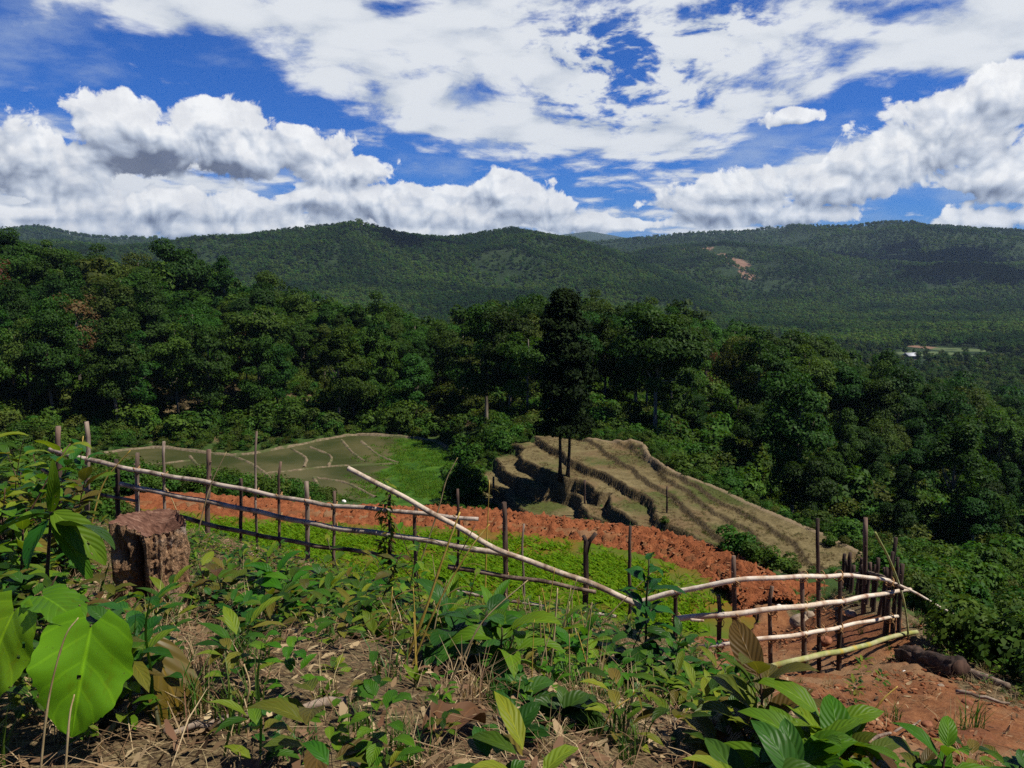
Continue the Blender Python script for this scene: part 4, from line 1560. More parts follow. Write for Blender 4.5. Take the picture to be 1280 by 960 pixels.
def undergrowth():
    rs = np.random.RandomState(41)
    pr = []
    for sd_, mt, lf in ((81, LM['bush'], .085), (82, LM['bush'], .11), (83, LM['olive'], .08), (84, LM['mid'], .095)):
        r2 = np.random.RandomState(sd_)
        cl = crown_clumps(r2, 7, 0.42, 0.3, 0.35)
        V, F = crown_mesh(r2, cl, 0.26, 120, lf)
        pr.append(mesh_np('weed_clump', V, F, mt, False))
    pts = []
    # bank falling away to the valley
    n = 5200
    x, y = rs.uniform(3, 40, n), rs.uniform(5.5, 50, n)
    z = ground_z(x, y)
    px, py = to_px(x, y, z)
    sr, st, sp = poly_sd(x, y, RED), poly_sd(x, y, TERR_POLY), poly_sd(x, y, PADDY)
    k = (sr > 0.5) & (st > 0.6) & (sp > 2.6) & (px > 880) & (px < 1420) & (x > 4.2 + 0.0 * y)
    k &= rs.rand(n) < np.clip(1.25 - y / 60, 0.3, 1)
    k &= ~((px < 1075) & (y > 15) & (rs.rand(n) < .8))
    small = np.where((px < 1090) & (y > 14), .45, 1.0)
    for a in zip(x[k], y[k], z[k] - .05, rs.uniform(0.5, 1.15, k.sum()) * small[k], rs.rand(k.sum()) * 6.28, rs.choice([0, 0, 1, 1, 2, 3], k.sum())):
        pts.append(a)
    # forest floor that shows between the trunks
    n = 7500
    x, y = rs.uniform(-95, 80, n), rs.uniform(46, 130, n)
    so, st = poly_sd(x, y, POND), poly_sd(x, y, TERR_POLY)
    z = ground_z(x, y)
    px, py = to_px(x, y, z)
    k = (so > 1.0) & (st > 1.0) & (np.abs(px - 640) < 690) & ~((px > 160) & (px < 440) & (y > 93) & (y < 108) & (rs.rand(n) < .8))
    for a in zip(x[k], y[k], z[k] - .1, np.minimum(rs.uniform(0.8, 4.2, k.sum()) * (.45 + 1.1 * fbm(x[k] * .12, y[k] * .12, 3, 92)), .35 + .28 * np.minimum(st[k], so[k])), rs.rand(k.sum()) * 6.28, rs.choice([0, 1, 2, 2, 3, 3], k.sum())):
        pts.append(a)
    # grassy rim of the terraces
    n = 9000
    x, y = rs.uniform(-6, 24, n), rs.uniform(26, 72, n)
    st = poly_sd(x, y, TERR_POLY)
    k = (st > .15) & (st < 4.5)
    x, y = x[k], y[k]
    z = ground_z(x, y)
    for a in zip(x, y, z - .05, rs.uniform(.3, .8, len(x)), rs.rand(len(x)) * 6.28, rs.choice([0, 1, 2, 3], len(x))):
        pts.append(a)
    # the meadow end of the pools
    for i in range(0):
        q = PZ(rs.uniform(440, 566), rs.uniform(550, 605), -17.0)
        t = sstep(np.array([q[0]]), -13.5, -9.0)[0]
        if rs.rand() < t:
            pts.append((q[0], q[1], POND_Z - 0.1, rs.uniform(.2, .5), rs.rand() * 6, rs.choice([0, 1])))
    # far bank of the bund, behind the left end of the paddy
    n = 2200
    x, y = rs.uniform(-22, -7, n), rs.uniform(11, 34, n)
    sp = poly_sd(x, y, PADDY)
    z = ground_z(x, y)
    k = (sp > 2.0) & ~((y < 13) & (x > -9))
    for a in zip(x[k], y[k], z[k] - .05, rs.uniform(0.4, 1.1, k.sum()), rs.rand(k.sum()) * 6.28, rs.choice([0, 0, 1, 2, 3], k.sum())):
        pts.append(a)
    instancer('undergrowth', pts, pr)


undergrowth()


def stubble():
    rs = np.random.RandomState(52)
    pr = []
    for s_, c in ((1, [(0.10, 0.075, 0.035), (0.20, 0.15, 0.075), (0.27, 0.21, 0.11)]), (2, [(0.035, 0.06, 0.012), (0.07, 0.10, 0.02), (0.11, 0.12, 0.03)])):
        r2 = np.random.RandomState(s_)
        k = 26
        a, q = r2.rand(k) * 6.283, .22 * r2.rand(k) ** .5
        b = np.stack([q * np.cos(a), q * np.sin(a), np.zeros(k)], 1)
        t = b + np.stack([r2.normal(0, .08, k), r2.normal(0, .08, k), r2.uniform(.08, .26, k)], 1)
        w = np.stack([-np.sin(a), np.cos(a), 0 * a], 1) * .014
        V = np.stack([b - w, b + w, t], 1).reshape(-1, 3)
        pr.append(mesh_np('stubble_tuft', V, np.arange(k * 3).reshape(-1, 3), leaf_mat('stubble_%s' % ('dry' if s_ == 1 else 'green'), c, .15, .8, .05, .2), False))
    n = 15000
    x0, y0 = TERR_POLY.min(0)
    x1, y1 = TERR_POLY.max(0)
    x, y = rs.uniform(x0, x1, n), rs.uniform(y0, y1, n)
    k = (poly_sd(x, y, TERR_POLY) < .3) & (fbm(x * .9, y * .9, 3, 91) > .46)
    x, y = x[k], y[k]
    z = terr_z(x, y)
    e = .25
    sl = np.hypot(terr_z(x + e, y) - z, terr_z(x, y + e) - z) / e
    gr = (fbm(x * .3, y * .3, 3, 21) > .55)
    pts = list(zip(x, y, z - .02, rs.uniform(.3, .75, len(x)) * np.where(sl > .5, 1.0, .7), rs.rand(len(x)) * 6.28, np.where(gr & (rs.rand(len(x)) < .5), 1, 0)))
    for i in range(2600):
        q = PZ(rs.uniform(430, 572), rs.uniform(546, 622), -17.0)
        if poly_sd(q[0:1], q[1:2], POND)[0] < -.3 and rs.rand() < sstep(np.array([q[0]]), -16.0, -9.0)[0] and fbm(q[0:1] * .5, q[1:2] * .5, 2, 5)[0] > .42:
            pts.append((q[0], q[1], POND_Z - .03, rs.uniform(.6, 1.5), rs.rand() * 6.28, 2))
    r2 = np.random.RandomState(9)
    k = 20
    a, q = r2.rand(k) * 6.283, .3 * r2.rand(k) ** .5
    b = np.stack([q * np.cos(a), q * np.sin(a), np.zeros(k)], 1)
    t = b + np.stack([r2.normal(0, .12, k), r2.normal(0, .12, k), r2.uniform(.08, .2, k)], 1)
    w = np.stack([-np.sin(a), np.cos(a), 0 * a], 1) * .03
    pr.append(mesh_np('meadow_tuft', np.stack([b - w, b + w, t], 1).reshape(-1, 3), np.arange(k * 3).reshape(-1, 3), leaf_mat('meadow_grass', [(0.04, 0.11, 0.01), (0.07, 0.16, 0.014), (0.10, 0.18, 0.02)], .35, .8, .05, .2), False))
    instancer('stubble_grass', pts, pr)


stubble()


# ------------------------------------------------------------------ air and the clouds whose shadows lie on the hills
def haze():
    m = bpy.data.materials.new('haze_air')
    m.use_nodes = True
    n = N(m.node_tree)
    v = n.node('ShaderNodeVolumePrincipled')
    n.put(v.inputs['Color'], (0.55, 0.75, 1.0))
    v.inputs['Density'].default_value = HAZE
    v.inputs['Anisotropy'].default_value = 0.2
    o = n.node('ShaderNodeOutputMaterial')
    n.t.links.new(v.outputs[0], o.inputs['Volume'])
    a, z0, z1 = 11500.0, -75.0, 420.0
    V = [(x, y, z) for z in (z0, z1) for x, y in ((-a, -a), (a, -a), (a, a), (-a, a))]
    F = np.array([(3, 2, 1, 0), (4, 5, 6, 7), (0, 1, 5, 4), (1, 2, 6, 5), (2, 3, 7, 6), (3, 0, 4, 7)])
    tag(mesh_np('haze', V, F, m), kind='stuff')


HAZE = 6.5e-5
haze()


def shadow_clouds():
    m, n = new_mat('cloud_white')
    d = n.node('ShaderNodeBsdfDiffuse')
    n.put(d.inputs[0], (0.9, 0.9, 0.9))
    finish(n, d.outputs[0])
    rs = np.random.RandomState(17)
    for px, Yd, h, rx, ry in ((1130, 1850, 900, 330, 230), (785, 1500, 850, 110, 120), (1260, 1450, 900, 170, 150), (520, 1350, 900, 130, 70)):
        t = h / sd[2]
        c = np.array([(px - 640) / FPX * Yd + sd[0] * t, Yd + sd[1] * t, 100 + h])
        mb = MB()
        for i in range(26):
            a, q = rs.rand() * 6.283, rs.rand() ** .5
            r = (0.42 - .22 * q) * min(rx, ry) * rs.uniform(.7, 1.3)
            o = c + np.array([math.cos(a) * q * rx * .8, math.sin(a) * q * ry * .8, r * .35])
            th, ph = np.meshgrid(np.linspace(.02, math.pi - .02, 16), np.linspace(0, 2 * math.pi, 24, endpoint=False), indexing='ij')
            dd = np.stack([np.sin(th) * np.cos(ph), np.sin(th) * np.sin(ph), np.cos(th) * np.where(np.cos(th) < 0, .35, .9)], -1)
            f = 1 + .35 * (fbm(dd[..., 0] * 3 + i * 5, dd[..., 1] * 3 + dd[..., 2] * 2, 3, i) - .5)
            mb.add((o + dd * r * f[..., None]).reshape(-1, 3), grid_faces(16, 24, True))
        tag(mb.build('cloud', m), kind='stuff')


shadow_clouds()

# ------------------------------------------------------------------ fences
WOOD = bark_mat('post_bark', (0.045, 0.027, 0.019), (0.19, 0.125, 0.090), 9.0, (1, 1, 0.12), 0.7)
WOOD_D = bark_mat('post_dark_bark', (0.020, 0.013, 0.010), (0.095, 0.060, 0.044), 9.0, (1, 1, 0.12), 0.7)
WOOD_P = bark_mat('post_weathered', (0.11, 0.075, 0.055), (0.32, 0.25, 0.19), 10.0, (1, 1, 0.1), 0.5)


def pole_mat(name, base, dark, stain, knots=True):
    """peeled pole: pale wood, darker joints and weather stains along it"""
    m, n = new_mat(name)
    tc = n.node('ShaderNodeTexCoord')
    p = tc.outputs['Object']
    a = n.noise(p, 5.0, 5, 0.65)
    b = n.noise(p, 40.0, 4, 0.7)
    col = n.mix(n.ss(a, 0.40, 0.66), base, dark)
    col = n.mix(n.ss(b, 0.5, 0.75, 0, 0.5), col, n.mix(1.0, col, (0.6, 0.52, 0.42), 'MULTIPLY'))
    col = n.mix(n.attr('joint', 'Fac'), col, stain)
    finish(n, principled(n, col, 0.7, 0.08, n.bump(b, 0.4, 0.01)))
    return m


POLE_GREY = pole_mat('pole_grey_bamboo', (0.44, 0.36, 0.29), (0.17, 0.125, 0.095), (0.07, 0.045, 0.03))
POLE_DARK = pole_mat('pole_dark_bamboo', (0.22, 0.16, 0.12), (0.035, 0.022, 0.016), (0.03, 0.018, 0.012))
POLE_WHITE = pole_mat('pole_peeled_white', (0.62, 0.54, 0.44), (0.46, 0.35, 0.25), (0.20, 0.08, 0.045))
POLE_PALE = pole_mat('pole_pale_bamboo', (0.52, 0.43, 0.33), (0.22, 0.15, 0.10), (0.10, 0.06, 0.04))
POLE_GREEN = pole_mat('pole_green_bamboo', (0.24, 0.26, 0.085), (0.40, 0.38, 0.22), (0.42, 0.30, 0.05))
TIE = bark_mat('tie_strip', (0.20, 0.10, 0.04), (0.42, 0.25, 0.11), 20.0, (1, 1, 1), 0.3)

FLX, FLY = [0, 72, 260, 383, 520, 630, 735, 795, 845, 920, 1000, 1060, 1125, 1210], [11.9, 11.6, 10.8, 10.2, 9.8, 9.6, 9.4, 9.2, 9.1, 8.9, 9.0, 9.6, 10.2, 10.6]


def fy(px):
    return float(np.interp(px, FLX, FLY))


def post(root, px, top, wpx, mat, Y=None, lean=0.0, seed=0, fork=False, name='post', topx=None):
    """a cut branch set in the ground; px, top: where its foot and its tip are seen"""
    Y = fy(px) if Y is None else Y
    g = at(px, Y)
    t = P(px + lean, top, Y)
    r = wpx / FPX * Y / 2 * (0.82 if px < 800 else 0.72)
    rs = np.random.RandomState(int(px * 7 + top))
    k = np.linspace(0, 1, 9)
    base = g - np.array([0, 0, 0.3])
    pts = base + (t - base) * k[:, None]
    pts[1:-1, :2] += np.cumsum(rs.normal(0, 0.006, (7, 2)), axis=0)
    mb = MB()
    mb.tube(pts, r * (1.12 - 0.2 * k) * (1 + 0.05 * rs.normal(size=9)), 9, rough=.06, seed=int(px))
    # knots and stubs of cut twigs
    for _ in range(3):
        i = rs.randint(2, 8)
        a = rs.rand() * 6.28
        d = np.array([math.cos(a), math.sin(a), .5])
        mb.tube([pts[i], pts[i] + d * r * 1.5], [r * .45, r * .3], 6)
    if fork:
        for dx, dz, rr in ((0.11, 0.10, .7), (-0.05, 0.07, .6)):
            mb.tube([pts[-2], pts[-1] + np.array([dx * .3, 0, 0]), pts[-1] + np.array([dx, 0, dz])], [r * .9, r * .8, r * rr], 8, rough=.1)
    o = mb.build(name, mat, root, attr='joint')
    return o


def rail(root, pts, wpx, mat, dy=-0.07, name='rail', every=0.55, taper=0.75, seed=0, Yf=None):
    """a pole tied across the posts; joints every half metre"""
    q = np.array([P(a, b, (Yf(a) if Yf else fy(a)) + dy) for a, b in pts])
    q = smooth_line(q, 14)
    L = np.concatenate([[0], np.cumsum(np.linalg.norm(np.diff(q, axis=0), axis=1))])
    n = max(int(L[-1] / 0.05), 8)
    s = np.linspace(0, L[-1], n)
    c = np.stack([np.interp(s, L, q[:, j]) for j in range(3)], 1)
    rs = np.random.RandomState(seed + int(pts[0][0]))
    r0 = wpx / FPX * q[:, 1].mean() / 2
    ph = (s + rs.rand()) % every
    j = np.exp(-((ph - every / 2) / 0.017) ** 2)
    r = r0 * np.linspace(1, taper, n) * (1 + 0.07 * j + 0.02 * rs.normal(size=n))
    c[:, 2] += 0.012 * np.sin(s * 2.3 + seed) + 0.006 * np.sin(s * 7.1 + seed)
    mb = MB()
    mb.tube(c, r, 10)
    mb.A[0] = np.concatenate([np.repeat(np.clip(j * 0.9, 0, 1), 10), [0, 0]])
    return mb.build(name, mat, root, attr='joint')


def tie(root, px, py, Y, r=0.05):
    """strip of bark wound round post and rail"""
    c = P(px, py, Y - 0.03)
    t = np.linspace(0, 2 * math.pi, 13)
    mb = MB()
    for tl in (-.45, .1, .5):
        mb.tube(np.stack([c[0] + r * np.cos(t) * .85, c[1] + r * np.sin(t) * 1.35, c[2] + r * np.sin(t + .6) * tl + r * np.cos(t) * (tl + .1)], 1), 0.0085, 5, cap=False)
    e = c + np.array([0, -r * 1.3, 0])
    mb.tube([e, e + np.array([.03, -.01, -.05]), e + np.array([.02, -.01, -.10])], .005, 5)
    mb.build('binding', TIE, root)


def ties(root, posts, rails, r=0.05):
    for px, top in posts:
        for pts in rails:
            if pts[0][0] <= px <= pts[-1][0]:
                y = float(np.interp(px, [a for a, _ in pts], [b for _, b in pts]))
                if y > top - 3:
                    tie(root, px, y, fy(px), r)


def fence_left():
    g = at(383, fy(383))
    root = empty('wooden_fence', g, 'long grey fence of bark posts and bamboo rails along the bank above the rice paddy', 'fence')
    root.location = (0, 0, 0)
    for px, top, w, m, ln, fk in ((72, 533, 8, WOOD, 1, 0), (107, 527, 7, WOOD_P, 1, 0), (145, 574, 7, WOOD_D, 0, 0), (171, 566, 6.5, WOOD_P, 1, 0), (207, 552, 4.5, WOOD_P, -2, 0), (258, 562, 7.5, WOOD, 3, 0),
                                  (299, 598, 5.5, WOOD_D, 2, 0), (320, 539, 3.6, WOOD_P, 1, 0), (349, 577, 4.5, WOOD, 2, 0), (384, 602, 7, WOOD_P, -1, 0), (418, 614, 5, WOOD, 0, 0), (487, 618, 6, WOOD_D, 0, 0),
                                  (520, 630, 6, WOOD, 1, 0), (570, 611, 4.5, WOOD_D, 2, 0), (632, 628, 8, WOOD, -2, 0), (655, 655, 3.5, WOOD_P, 0, 0), (732, 676, 9, WOOD_D, 2, 1), (786, 657, 5.5, WOOD_D, 2, 0)):
        post(root, px, top, w, m, lean=ln, fork=bool(fk))
    rail(root, [(62, 563), (107, 574), (207, 594), (260, 604), (383, 626), (418, 632), (520, 642), (598, 648)], 6.5, POLE_GREY, seed=1)
    rail(root, [(46, 584), (90, 606), (135, 619), (172, 627)], 5, POLE_DARK, seed=2)
    rail(root, [(150, 605), (172, 609), (300, 636), (382, 652), (420, 659), (506, 672), (557, 681), (640, 693)], 6.5, POLE_GREY, seed=3, taper=1.05)
    rail(root, [(200, 638), (295, 664), (385, 680), (440, 687), (500, 697)], 6.5, POLE_DARK, seed=4)
    rail(root, [(560, 707), (633, 721), (678, 728), (745, 740)], 6.5, POLE_DARK, seed=5)
    rail(root, [(262, 674), (330, 690), (395, 701)], 5, POLE_DARK, seed=6)
    rail(root, [(568, 740), (640, 752), (719, 763), (770, 770)], 5.5, POLE_GREY, seed=7)
    ties(root, ((73, 533), (107, 527), (171, 566), (206, 552), (259, 562), (320, 539), (349, 577), (384, 602), (418, 614), (520, 630), (570, 611), (632, 628), (732, 676)),
         ([(62, 563), (107, 574), (207, 594), (260, 604), (383, 626), (418, 632), (520, 642), (598, 648)], [(150, 605), (172, 609), (300, 636), (382, 652), (420, 659), (506, 672), (557, 681), (640, 693)], [(560, 707), (633, 721), (678, 728), (745, 740)]), .045)
    # leaning pole, laid over the fence
    p = rail(None, [(435, 587), (487, 612), (560, 651), (630, 691), (735, 728), (793, 752)], 6.5, POLE_PALE, dy=-0.2, name='leaning_pole', seed=8, taper=1.15)
    tag(p, 'long pale bamboo pole leaning diagonally across the grey fence rails', 'pole')


def fence_right():
    root = empty('wooden_fence', (0, 0, 0), 'fence of peeled white poles on dark posts above the red soil', 'fence')
    for px, top, w, m, ln in ((845, 733, 8, WOOD_D, 0), (900, 744, 8.5, WOOD_D, -2), (922, 695, 9, WOOD, -5), (967, 733, 7.5, WOOD, -2), (1006, 716, 8, WOOD, -4), (1026, 648, 7, WOOD_D, -4), (1048, 716, 8, WOOD_D, 2), (1108, 690, 7, WOOD_D, 8), (1122, 705, 8, WOOD_D, 6)):
        post(root, px, top, w, m, lean=ln)
    rail(root, [(792, 753), (840, 741), (920, 727), (1000, 721), (1062, 719), (1112, 727)], 7, POLE_WHITE, seed=11, every=.62)
    rail(root, [(843, 773), (920, 768), (1000, 758), (1075, 747), (1138, 738)], 7.6, POLE_WHITE, seed=12, every=.5)
    rail(root, [(840, 816), (866, 812), (910, 805), (1000, 792), (1060, 782), (1122, 771)], 6.2, POLE_WHITE, seed=13, every=.45)
    rail(root, [(863, 776), (880, 776)], 4, POLE_WHITE, dy=-.2, seed=15)
    rail(root, [(962, 836), (1000, 825), (1050, 813), (1085, 806), (1105, 799), (1146, 791)], 7.8, POLE_GREEN, dy=-.14, seed=14, every=.3, taper=.8)
    ties(root, ((845, 733), (900, 744), (920, 695), (966, 733), (1004, 716), (1025, 648), (1048, 716), (1112, 690)),
         ([(792, 753), (840, 741), (920, 727), (1000, 721), (1062, 719), (1112, 727)], [(843, 773), (920, 768), (1000, 758), (1075, 747), (1138, 738)], [(840, 816), (866, 812), (910, 805), (1000, 792), (1060, 782), (1122, 771)]), .055)
    s = rail(None, [(1112, 726), (1132, 734), (1170, 755), (1205, 777)], 4, POLE_WHITE, dy=-.1, name='stick', seed=16, taper=.6)
    tag(s, 'thin pale stick poking out past the white fence over the bushes', 'stick')
    s = rail(None, [(1094, 664), (1112, 700), (1126, 738), (1134, 780), (1136, 825)], 3.2, POLE_GREEN, dy=-.25, name='bamboo_strip', seed=17, taper=.7)
    tag(s, 'narrow split bamboo strip hanging over the end of the white fence', 'bamboo strip')


def picket_row():
    root = empty('picket_fence', (0, 0, 0), 'close row of dark upright pickets running away behind the white pole fence', 'fence')
    rs = np.random.RandomState(3)
    n = 16
    for i in range(n):
        t = i / (n - 1)
        px = 1049 + 70 * t ** 1.15 + rs.uniform(-2, 2)
        Y = 13.2 - 3.1 * t
        top = 698 + rs.uniform(-9, 14) + 6 * t
        post(root, px, top, rs.uniform(5.5, 8.5), WOOD_D if rs.rand() < .75 else WOOD, Y=Y, lean=rs.uniform(-2, 6) + 6 * t, name='picket')
    post(root, 1080, 647, 8, WOOD, Y=11.2, lean=2, name='picket')
    post(root, 1104, 672, 7, WOOD_D, Y=10.3, lean=16, name='picket')
    rail(root, [(1050, 722), (1085, 716), (1128, 735)], 5.5, POLE_DARK, Yf=lambda a: 13.2 - 3.1 * (a - 1049) / 72, seed=21)


def stakes():
    for px, foot, top, lab in ((731, 642, 600, 'thin dark stake standing on the dry terraces near the lone tree'), (834, 655, 608, 'thin dark stake standing on the dry terraces farther from the lone tree'),
                               (617, 632, 596, 'short stake at the lowest terrace edge by the green flank')):
        q = hit(px, foot)
        o = post(None, px, top, 3.6, WOOD_D, Y=q[1], name='stake')
        tag(o, lab, 'stake')


fence_left()
fence_right()
picket_row()
stakes()


# ------------------------------------------------------------------ tree stump
def stump():
    g = hit(174, 770)
    Y = g[1]
    s = Y / FPX * 1.08                       # metres per photo pixel here
    rx, H = 46 * s, 110 * s
    root = empty('tree_stump', (g[0], g[1] + 0.22, g[2] - 0.03), 'rotten sawn tree stump with crumbling reddish wood and a dark hollow', 'stump')
    na, nz = 220, 120
    an = np.linspace(0, 2 * np.pi, na, endpoint=False)
    zz = np.linspace(-0.12, 1, nz)
    A, Z = np.meshgrid(an, zz)
    # sawn height around the rim: left part cut flat, back right splintered up
    ca, sa = np.cos(A), np.sin(A)
    rim = 0.86 - 0.06 * ca + 0.10 * np.maximum(sa * .8 + ca * .6 - .35, 0) + 0.05 * np.maximum(fbm(A * 4, A * 0, 3, 5) - .5, 0)
    rim = rim - 0.05 * np.exp(-((((A - 4.98 + np.pi) % (2 * np.pi)) - np.pi) / 0.42) ** 2)
    R = rx * (1.0 + 0.10 * np.exp(-(Z + .1) * 5) + 0.05 * np.cos(3 * A + 1) + 0.03 * np.cos(5 * A))
    ridg = np.abs(fbm(A * 7, Z * 1.6, 4, 8) - .5) * 2
    pit = fbm(A * 6, Z * 7, 4, 18, .6)
    front = np.clip(-sa, 0, 1)
    fib = np.abs(fbm(A * 16, Z * 1.2, 3, 28) - .5) * 2
    R = R - rx * (0.13 * (1 - ridg) ** 3 + 0.05 * (1 - fib) ** 2 + (0.08 + 0.30 * front) * np.maximum(pit - .50, 0) * 2)
    # hollow down the front, dark
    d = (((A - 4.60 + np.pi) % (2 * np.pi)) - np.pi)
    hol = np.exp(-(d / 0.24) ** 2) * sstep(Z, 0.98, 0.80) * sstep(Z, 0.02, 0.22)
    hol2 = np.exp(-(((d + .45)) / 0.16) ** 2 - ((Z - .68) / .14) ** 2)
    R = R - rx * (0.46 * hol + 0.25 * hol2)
    Xv, Yv, Zv = R * ca, R * sa * 0.9, H * np.minimum(Z * rim / 0.86, 1.2)
    Zv = Zv + np.where(Z > .9, 0.02 * (fbm(A * 9, Z * 4, 2, 3) - .5), 0)
    V = np.stack([Xv, Yv, Zv], -1).reshape(-1, 3)
    m, n = new_mat('rotten_wood')
    tc = n.node('ShaderNodeTexCoord')
    p = tc.outputs['Object']
    a = n.noise(n.v('MULTIPLY', p, (1, 1, 0.25)), 26, 6, 0.7)
    b = n.noise(p, 9, 5, 0.65)
    c = n.noise(n.v('MULTIPLY', p, (1, 1, 0.5)), 60, 4, 0.7)
    col = n.ramp(n.m('ADD', n.m('MULTIPLY', a, .55), n.m('MULTIPLY', c, .45)), [(0.30, (0.035, 0.019, 0.011)), (0.43, (0.19, 0.105, 0.055)), (0.57, (0.40, 0.245, 0.135)), (0.72, (0.60, 0.45, 0.30))])
    col = n.mix(n.ss(b, 0.48, 0.62, 0, .4), col, (0.24, 0.11, 0.05))
    col = n.mix(n.ss(n.noise(p, 5.0, 4), 0.55, 0.68, 0, .7), col, (0.30, 0.25, 0.21))
    hollow_shade = n.attr('hollow', 'Fac')
    col = n.mix(n.m('MULTIPLY', hollow_shade, .8), col, (0.035, 0.018, 0.012))  # shade inside the hollow painted into the wood colour
    finish(n, principled(n, col, 0.9, 0.15, n.bump(n.m('ADD', a, c), 1.0, 0.03)))
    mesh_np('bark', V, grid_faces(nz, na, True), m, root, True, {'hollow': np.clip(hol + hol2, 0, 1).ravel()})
    # sawn top, sunk towards the rotten heart
    nr = 26
    top = V.reshape(nz, na, 3)[-1]
    ctr = np.array([0.02, 0.02, top[:, 2].mean() - 0.015])
    rr = np.linspace(1.0, 0.0, nr)
    T = ctr + (top[None] - ctr) * rr[:, None, None]
    rot_pit = 0.15 * np.exp(-((T[..., 0] - .06) / .12) ** 2 - ((T[..., 1] - .02) / .09) ** 2)
    T[..., 2] += (-rot_pit + 0.014 * (fbm(T[..., 0] * 30, T[..., 1] * 30, 3, 6) - .5)) * (rr < .97)[:, None]
    m2, n = new_mat('sawn_wood')
    tc = n.node('ShaderNodeTexCoord')
    p = tc.outputs['Object']
    w = n.noise(n.v('MULTIPLY', p, (1.0, 3.0, 1)), 22, 5, .6)
    col = n.ramp(w, [(0.3, (0.06, 0.028, 0.019)), (0.55, (0.145, 0.072, 0.048)), (0.75, (0.27, 0.165, 0.115))])
    finish(n, principled(n, col, 0.9, 0.1, n.bump(w, .8, .02)))
    mesh_np('sawn_face', T.reshape(-1, 3), grid_faces(nr, na, True), m2, root, True)


stump()


# ------------------------------------------------------------------ log, stones, sticks on the red soil
def rocks():
    m, n = new_mat('field_stone')
    tc = n.node('ShaderNodeTexCoord')
    a = n.noise(tc.outputs['Object'], 7, 5, .65)
    col = n.ramp(a, [(.3, (0.13, 0.085, 0.055)), (.7, (0.38, 0.30, 0.22))])
    finish(n, principled(n, col, .85, .2, n.bump(a, .6, .03)))
    m2, n = new_mat('red_stone')
    tc = n.node('ShaderNodeTexCoord')
    a = n.noise(tc.outputs['Object'], 9, 5, .65)
    col = n.ramp(a, [(.3, (0.11, 0.035, 0.018)), (.7, (0.30, 0.13, 0.07))])
    finish(n, principled(n, col, .9, .15, n.bump(a, .6, .03)))
    m3, n = new_mat('white_stone')
    finish(n, principled(n, (0.75, 0.72, 0.66), .8, .2))
    i = 0
    for px, py, w, mm, lab in ((1000, 782, 26, m, 'largest buff stone lying on the red soil behind the white fence posts'), (1012, 772, 15, m, 'smaller buff stone touching the largest one behind the white fence'),
                               (974, 759, 6, m3, 'tiny white pebble on the red soil behind the white fence'), (1032, 805, 18, m2, 'reddish rock below the lowest white rail'), (1063, 770, 15, m, 'flat pale stone at the foot of the dark pickets'),
                               (1158, 908, 14, m2, 'red lump of earth beside the path edge under the log'), (1209, 882, 15, m2, 'reddish clod at the bushes by the fallen branch'), (1132, 842, 7, m3, 'small white pebble on the red path'),
                               (1176, 860, 9, m, 'small tan stone under the dark log'), (430, 628, 6, m3, 'white pebble on top of the red bund'), (1075, 905, 12, m2, 'red clod in the middle of the path')):
        q = hit(px, py)
        r = w / FPX * q[1] / 2
        bm = MB()
        nu, nv = 14, 20
        th = np.linspace(0.02, math.pi - .02, nu)
        ph = np.linspace(0, 2 * math.pi, nv, endpoint=False)
        T, Ph = np.meshgrid(th, ph, indexing='ij')
        d = np.stack([np.sin(T) * np.cos(Ph), np.sin(T) * np.sin(Ph), np.cos(T)], -1)
        f = 0.75 + 0.5 * fbm(d[..., 0] * 1.7 + i * 9, d[..., 1] * 1.7 + d[..., 2] * 1.3, 3, i)
        f = np.round(f * 7) / 7 * .6 + f * .4
        Vv = d * f[..., None] * r * np.array([1.1, .9, .75])
        bm.add(Vv.reshape(-1, 3), grid_faces(nu, nv, True))
        o = bm.build('stone', mm, smooth=False)
        o.location = q + np.array([0, 0, r * .35])
        o.rotation_euler = (0, 0, i * 1.3)
        tag(o, lab, 'stone')
        i += 1


